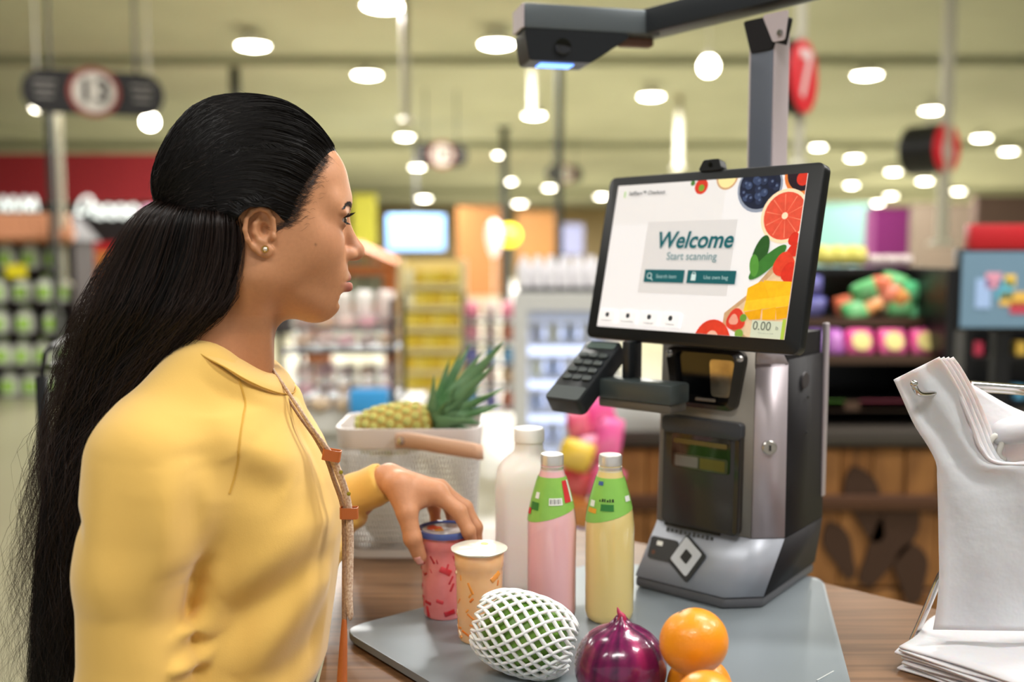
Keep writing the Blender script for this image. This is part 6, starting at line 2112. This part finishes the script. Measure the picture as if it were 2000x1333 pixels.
def fall(n, seed, rmin, rmax, ymax, w, name, m, frizz, K=30, xspread=1.0):
    rr = np.random.default_rng(seed)
    c, ww, T = sheetmesh(K, 1, ymax)
    a = rr.uniform(0, 2 * PI, n)
    front = rr.random(n) < .72
    a = np.where(front, -np.abs(np.mod(a, PI)), a)
    q = np.sqrt(rr.uniform(rmin ** 2, rmax ** 2, n))
    L = rr.uniform(.72, 1.0, n)
    f = np.linspace(0, 1, K)
    st = rr.uniform(0, .12, n)
    s = st[:, None] + (L - st)[:, None] * f[None]               # position along the fall
    idx = s * (K - 1)
    i0 = np.clip(idx.astype(int), 0, K - 2); fr = (idx - i0)[..., None]
    cc = c[i0] * (1 - fr) + c[i0 + 1] * fr
    w2 = ww[i0] * (1 - fr) + ww[i0 + 1] * fr
    ph = rr.uniform(0, 6.28, (n, 3)); fq = rr.uniform(3, 9, (n, 3))
    grow = np.clip(s, 0, 1)[..., None] ** 1.6
    wave = np.stack([np.sin(fq[:, k:k + 1] * s * 6 + ph[:, k:k + 1]) for k in range(3)], -1) * np.array([1, .8, .3]) * frizz * grow
    wave += np.cumsum(rr.normal(0, 1, (n, K, 3)), 1) * frizz * .10 * grow
    p = cc.copy()
    ca_ = np.sign(np.cos(a)) * np.abs(np.cos(a)) ** .6; sa_ = np.sign(np.sin(a)) * np.abs(np.sin(a)) ** .6
    p[..., 0] += (w2[..., 0] * q[:, None] * ca_[:, None]) * (1 + (xspread - 1) * s ** 2 * (np.cos(a)[:, None] < 0))
    p[..., 1] += w2[..., 1] * q[:, None] * sa_[:, None]
    p += wave
    ribbons(p, rr.uniform(w * .6, w * 1.3, n), name, m, seed + 1, (.6, 1, .9, .25))
fall(8000, 21, .86, 1.03, 1400, .00024, 'hair_strands', M_strand, .0055, 32, 1.15)
fall(2600, 31, .2, .95, 1400, .00024, 'hair_strands', M_strand2, .009, 32, 1.35)
fall(900, 41, .9, 1.12, 1400, .00016, 'flyaway_hair', M_strand2, .016, 40, 2.3)

# ---- sweater
up_ = [(383, 638, 1.075), (398, 647, 1.04), (429, 677, 1.022), (467, 704, 1.018), (506, 727, 1.03), (535, 734, 1.058), (536, 724, 1.085), (519, 701, 1.12), (488, 682, 1.135), (450, 662, 1.135), (410, 645, 1.11)]
lw_ = [(352, 652, 1.072), (374, 668, 1.025), (406, 695, .996), (441, 716, .986), (486, 746, .994), (537, 770, 1.03), (556, 766, 1.075), (545, 735, 1.13), (500, 700, 1.16), (440, 665, 1.16), (378, 645, 1.13)]
def closed(pts, n=66):
    P = np.array([W(*q) for q in pts]); P = np.concatenate([P[-2:], P, P[:3]])
    k = len(pts)
    C_ = catmull(P, (len(P) - 1) * 12 + 1)
    return C_[24:24 + 12 * k]
U_, L_ = closed(up_), closed(lw_)
cen_ = U_.mean(0)
outw = (L_ - cen_); outw[:, 2] = 0; outw /= np.linalg.norm(outw, axis=1, keepdims=True)
sw = SDF()
prof_px = [(400, 640), (500, 700), (545, 768), (580, 805), (622, 870), (648, 930), (664, 990), (667, 1040), (659, 1100), (649, 1180), (638, 1260), (633, 1296), (618, 1333), (590, 1420)]
pf = np.array([W(x - 4, y, 1.065) for x, y in prof_px])
zf = pf[::-1, 2]; xf = pf[::-1, 0]
back_px = [(360, 640), (330, 700), (300, 760), (285, 830), (278, 900), (278, 1000), (290, 1100), (305, 1200), (320, 1333), (318, 1420)]
pb = np.array([W(x, y, 1.06) for x, y in back_px])
zb2 = pb[::-1, 2]; xb = pb[::-1, 0]
zsh = [W(0, y, 1.05)[2] for y in (1420, 1250, 1050, 900, 820, 760, 720, 690)]
hwid = [.140, .122, .130, .138, .132, .115, .085, .06]
def ftorso(p):
    z = p[..., 2]
    x0 = np.interp(z, zb2, xb); x1 = np.interp(z, zf, xf)
    r = np.interp(z, zsh, hwid)
    u = (p[..., 0] - (x0 + x1) / 2) / ((x1 - x0) / 2)
    v = (p[..., 1] - 1.075) / r
    d = (np.abs(u) ** 2.3 + np.abs(v) ** 2.3) ** (1 / 2.3) - 1
    return d * np.minimum((x1 - x0) / 2, r) * .9
ztop = W(0, 800, 1.05)[2]
sw.fn(lambda p: np.maximum(ftorso(p), np.maximum(p[..., 2] - ztop, (ZT - .22) - p[..., 2])), (-.52, .85, ZT - .23), (-.08, 1.3, ztop + .01), .02)
yoke = [((352, 655, 1.065), (275, 775, 1.03)), ((372, 672, 1.03), (300, 785, .985)), ((405, 698, 1.005), (335, 800, .955)), ((440, 720, 1.0), (400, 810, .95)), ((462, 735, 1.0), (450, 830, .955)), ((484, 750, 1.005), (510, 850, .975)),
        ((515, 765, 1.02), (560, 860, 1.0)), ((545, 775, 1.05), (590, 860, 1.05)), ((548, 760, 1.10), (580, 840, 1.12)), ((510, 720, 1.14), (530, 820, 1.18)), ((440, 690, 1.15), (470, 800, 1.2)), ((385, 660, 1.12), (350, 780, 1.15)), ((358, 655, 1.09), (290, 780, 1.10))]
for (a_, b_) in yoke:
    fr_ = 440 <= a_[0] <= 548 and a_[2] < 1.08
    sw.cap(J(a_[0] + 4, a_[1] + (32 if fr_ else 14), 1.075 + (a_[2] - 1.075) * (.76 if fr_ else .86)), J(b_[0] + (14 if b_[0] < 450 else -30 if b_[0] < 520 else -80), b_[1] + 48, 1.075 + (b_[2] - 1.075) * .80), .018, .035 if b_[0] < 520 else .027, .028)
sw.cap(SR, J(266, 1120, .930), .0600, .0545, .016)
sw.cap(J(266, 1120, .930), ER, .0545, .0530, .012)
sw.cap(ER, FR, .052, .038, .03)
sw.cap(J(402, 1060, .985), J(408, 1440, .985), .045, .05, .010)
sw.cap(SL, el, .056, .050, .04)
cuff0 = J(690, 972, 1.236); cuffE = J(750, 940, 1.224)
sw.cap(el, cuff0, .050, .0275, .02)
sw.cap(cuff0, J(785, 921, 1.217), .0275, .0240, .01)
ax_ = (cuffE - cuff0) / np.linalg.norm(cuffE - cuff0)
sw.fn(lambda p: -((p - v3(cuffE)) @ v3(ax_)), J(760, 935, 1.21) - .06, J(790, 930, 1.21) + .06, .002, 's')
for k_ in range(0, len(L_), 4):
    a_, b_ = L_[k_], L_[(k_ + 4) % len(L_)]
    o0, o1 = outw[k_], outw[(k_ + 4) % len(L_)]
    dz_ = np.array([0, 0, .019])
    sw.cap(a_ - o0 * .010 - dz_, b_ - o1 * .010 - dz_, .0125, .0125, .012)
sw.cap(J(390, 760, 1.01), J(314, 842, .972), .043, .046, .02)
# neck opening
sw.cap(J(440, 640, 1.08), J(470, 742, 1.076), .056, .050, .01, 's')
# folds: ridges (+) and valleys (-) drawn as paths on the near side
def fold(path, d, amp, sig, k=14):
    P = np.array([W(x, y, d) for x, y in path])[:, [0, 2]]
    P = catmull(P, k).astype(np.float32)
    lo_ = P.min(0) - 3 * sig; hi_ = P.max(0) + 3 * sig
    amp *= 2.0
    def f(p):
        q = p[..., [0, 2]]
        best = np.full(q.shape[:-1], 1.0, np.float32); par = np.zeros(q.shape[:-1], np.float32)
        for i in range(k - 1):
            ab = P[i + 1] - P[i]
            t_ = np.clip(((q - P[i]) @ ab) / (ab @ ab), 0, 1)
            dd = ((q - P[i] - t_[..., None] * ab) ** 2).sum(-1)
            m = dd < best
            best = np.where(m, dd, best); par = np.where(m, (i + t_) / (k - 1), par)
        return -amp * np.sin(PI * np.clip(par, 0, 1)) * np.exp(-best / (2 * sig * sig)) * np.clip((d + .07 - p[..., 1]) / .02, 0, 1)
    sw.fn(f, (lo_[0], d - .12, lo_[1]), (hi_[0], d + .09, hi_[1]), 0, 'd')
fold([(398, 850), (404, 960), (402, 1060), (386, 1130), (381, 1250)], .96, -.0038, .009)
fold([(425, 900), (432, 980), (415, 1060), (395, 1120)], .96, .006, .010)
fold([(380, 880), (372, 1000), (378, 1100)], .94, .005, .011)
fold([(455, 960), (430, 1060), (395, 1120), (384, 1200)], .97, -.0035, .009)
fold([(330, 900), (322, 1050), (350, 1200)], .92, .004, .016)
fold([(300, 960), (290, 1100), (320, 1230), (372, 1270)], .90, -.003, .016)
fold([(215, 900), (205, 1050), (215, 1200)], .90, .003, .018)
fold([(355, 1215), (385, 1240), (400, 1268)], .92, .004, .008)
fold([(340, 1262), (372, 1276), (398, 1290)], .92, -.0016, .006)
fold([(345, 1290), (380, 1296), (404, 1308)], .92, .004, .007)
fold([(330, 1318), (370, 1322), (400, 1330)], .92, -.0016, .007)
fold([(150, 1000), (175, 1012), (200, 1010)], .93, -.0025, .008)
fold([(640, 1060), (560, 1130), (470, 1200), (420, 1240)], .98, -.004, .014)
fold([(630, 1020), (540, 1090), (450, 1150)], .98, .003, .016)
fold([(640, 1140), (560, 1230), (480, 1310)], .98, .004, .016)
fold([(645, 1180), (590, 1270), (540, 1340)], .98, -.004, .012)
fold([(470, 880), (500, 930), (560, 960)], .97, -.003, .014)
fold([(505, 860), (550, 900), (610, 930)], .97, .002, .02)
fold([(690, 990), (715, 1000), (735, 985)], 1.22, -.0015, .006)
fold([(682, 1010), (700, 1020), (712, 1010)], 1.23, .005, .006)
me_s = sw.mesh((-.50, .83, ZT - .24), (-.05, 1.40, CZ - .03), .0036)
M_knit = mat('sweater_yellow', '#e4b962', .85, spec=.2, sheen=.35, noise=(22, .10), col2='#d5a84c', bump=(900, .25, .0006))
obj('sweater', me_s, M_knit, P0, True, 179)
# collar band
R_ = []
for q, o_ in ((-.15, -.002), (-.02, .002), (.0, .007), (.15, .0105), (.5, .013), (.85, .0125), (1.0, .0095), (1.15, .001)):
    R_.append([tuple(p) for p in (U_ * (1 - q) + L_ * q + outw * o_ + np.array([0, 0, .0015 * (1 - q)]))])
MB().loft(R_, caps=False).build('collar_band', mat('collar_yellow', '#e5bb66', .85, sheen=.3, bump=(500, .3, .001)), P0, 60, True)
# seams laid on the cloth
def seam(path, d, nm):
    P = catmull([W(x, y, d) for x, y in path], 40).astype(np.float32)
    for _ in range(12):
        g = sw.grad(P, .003)
        P = P - np.array([0, 1, 0], np.float32) * (np.clip(sw.at(P) - .0003, -.02, .02) / np.where(np.abs(g[:, 1:2]) < .25, -.25, g[:, 1:2])[:, 0])[:, None]
    MB().tube(P, .0011, 6, flat=.6).build(nm, mat('seam_thread', '#c99a3e', .85), P0, 60, True)
seam([(443, 724), (461, 765), (474, 820), (475, 885), (460, 955)], .96, 'raglan_seam')
q_ = U_ * .08 + L_ * .92 + outw * .0126
MB().tube([tuple(p) for p in q_] + [tuple(q_[0])], .0008, 6).build('neck_seam', mat('seam_thread', '#c99a3e'), P0, 60, True)
# cuff rim
MB().tube([tuple(cuffE - ax_ * .001 + (np.cross(ax_, [0, 0, 1]) * math.cos(a) + np.cross(ax_, np.cross(ax_, [0, 0, 1])) * math.sin(a)) * .0243) for a in np.linspace(0, 2 * PI, 33)], .0017, 8).build('cuff_rim', mat('collar_yellow', '#e5bb66'), P0, 60, True)
# trousers and shoes (below the frame)
tr = SDF()
tr.ell((-.35, 1.075, .86), (.112, .165, .14), .05)
for y in (.99, 1.16):
    tr.cap((-.335, y, .84), (-.33, y - .01, .48), .098, .07, .04)
    tr.cap((-.33, y - .01, .48), (-.345, y - .01, .10), .066, .052, .03)
obj('trousers', tr.mesh((-.52, .82, .04), (-.15, 1.34, 1.04), .011), mat('denim', '#2a3448', .8, noise=(60, .3)), P0, True, 179)
for y in (.98, 1.15):
    b = SDF()
    b.cap((-.36, y, .05), (-.21, y, .04), .049, .042, .03)
    b.fn(lambda p: .003 - p[..., 2], (-.5, y - .08, -.06), (-.1, y + .08, .12), .003, 's') if False else None
    ms = b.mesh((-.43, y - .07, -.02), (-.14, y + .07, .13), .008)
    vv = coords(ms).copy(); vv[:, 2] = np.maximum(vv[:, 2], .002); ms.vertices.foreach_set('co', vv.ravel())
    obj('shoe', ms, M_white, P0, True, 179)

# ---- bag strap down the chest
M_web = mat('strap_woven', '#dcc4ac', .7, noise=(420, .8), col2='#9a6a4c', bump=(900, .4, .001))
M_lea = mat('strap_leather', '#b4602c', .4, bump=(120, .2, .001))
def strap(path, w_, nm, m, wid=None, thick=.0009):
    P = catmull([W(*q) for q in path], 60)
    g = []
    T = np.gradient(P, axis=0); T /= np.linalg.norm(T, axis=1, keepdims=True)
    for i, p in enumerate(P):
        n_ = np.cross(T[i], [0, 1, 0]); n_ /= np.linalg.norm(n_)
        n_ = n_ * .82 + np.array([0, -.57, 0])
        ww = w_ if wid is None else float(np.interp(i / 59, wid[0], wid[1]))
        g.append([tuple(p - n_ * ww), tuple(p), tuple(p + n_ * ww)])
    o = MB().sheet(g).build(nm, m, P0, 60, True)
    o.modifiers.new('t', 'SOLIDIFY').thickness = thick * 2
    return o
strap([(521, 702, 1.085), (545, 738, 1.045), (580, 790, 1.022), (614, 842, 1.018), (645, 886, 1.02), (663, 924, 1.018), (677, 965, 1.016), (683, 1004, 1.012), (685, 1060, 1.005), (684, 1120, .995), (683, 1170, .985), (686, 1212, .98)], .0048, 'strap_webbing', M_web, ([0, .25, .4, .97, 1], [.0016, .0022, .0048, .0042, .0004]))
strap([(524, 712, 1.08), (552, 760, 1.045), (585, 812, 1.026), (618, 858, 1.024), (640, 898, 1.025), (654, 938, 1.024), (668, 978, 1.02), (673, 1010, 1.016), (674, 1070, 1.008), (674, 1140, .994), (674, 1230, .98)], .0036, 'strap_webbing', mat('strap_woven2', '#a5805f', .7, noise=(420, .7), col2='#6b4630', bump=(900, .4, .001)), ([0, .25, .4, 1], [.0010, .0013, .0028, .0028]))
strap([(674, 1210, .982), (672, 1260, .975), (670, 1310, .97), (669, 1345, .966)], .006, 'strap_leather_tab', M_lea, ([0, .3, 1], [.0025, .0045, .007]))
def keeper(px, py, d, ang, w_=.0098, h_=.0065):
    c = W(px, py, d)
    pts = rrect(w_ * 2, .011, .003, 4)
    M = Matrix.Translation(Vector(c.tolist())) @ T3(ry=ang)
    b = MB().loft([[(x * k, y * k, z) for x, y in pts] for z, k in ((-h_, .9), (-h_, 1.0), (h_, 1.0), (h_, .9))], M, caps=False)
    o = b.build('strap_keeper', M_lea, P0, 40, True)
    o.modifiers.new('t', 'SOLIDIFY').thickness = .001
keeper(648, 889, 1.019, .18, .0094, .0058)
keeper(682, 1002, 1.012, .0, .0094, .0058)
for (px, py) in ((666, 923), (681, 965)):
    c = W(px, py, 1.0125)
    MB().lathe([(0, 0), (.0022, 0), (.0019, .001), (0, .0013)], 12, Matrix.Translation(Vector(c.tolist())) @ T3(rx=PI / 2)).build('strap_rivet', mat('brass', '#b9a53a', .25, metal=.9), P0, 40, True)
MB().tube(catmull([W(517, 697, 1.13), W(524, 708, 1.10), W(536, 726, 1.08)], 14), .0011, 6).build('neck_cord', mat('pale_cord', '#dccfc4', .4), P0, 60, True)
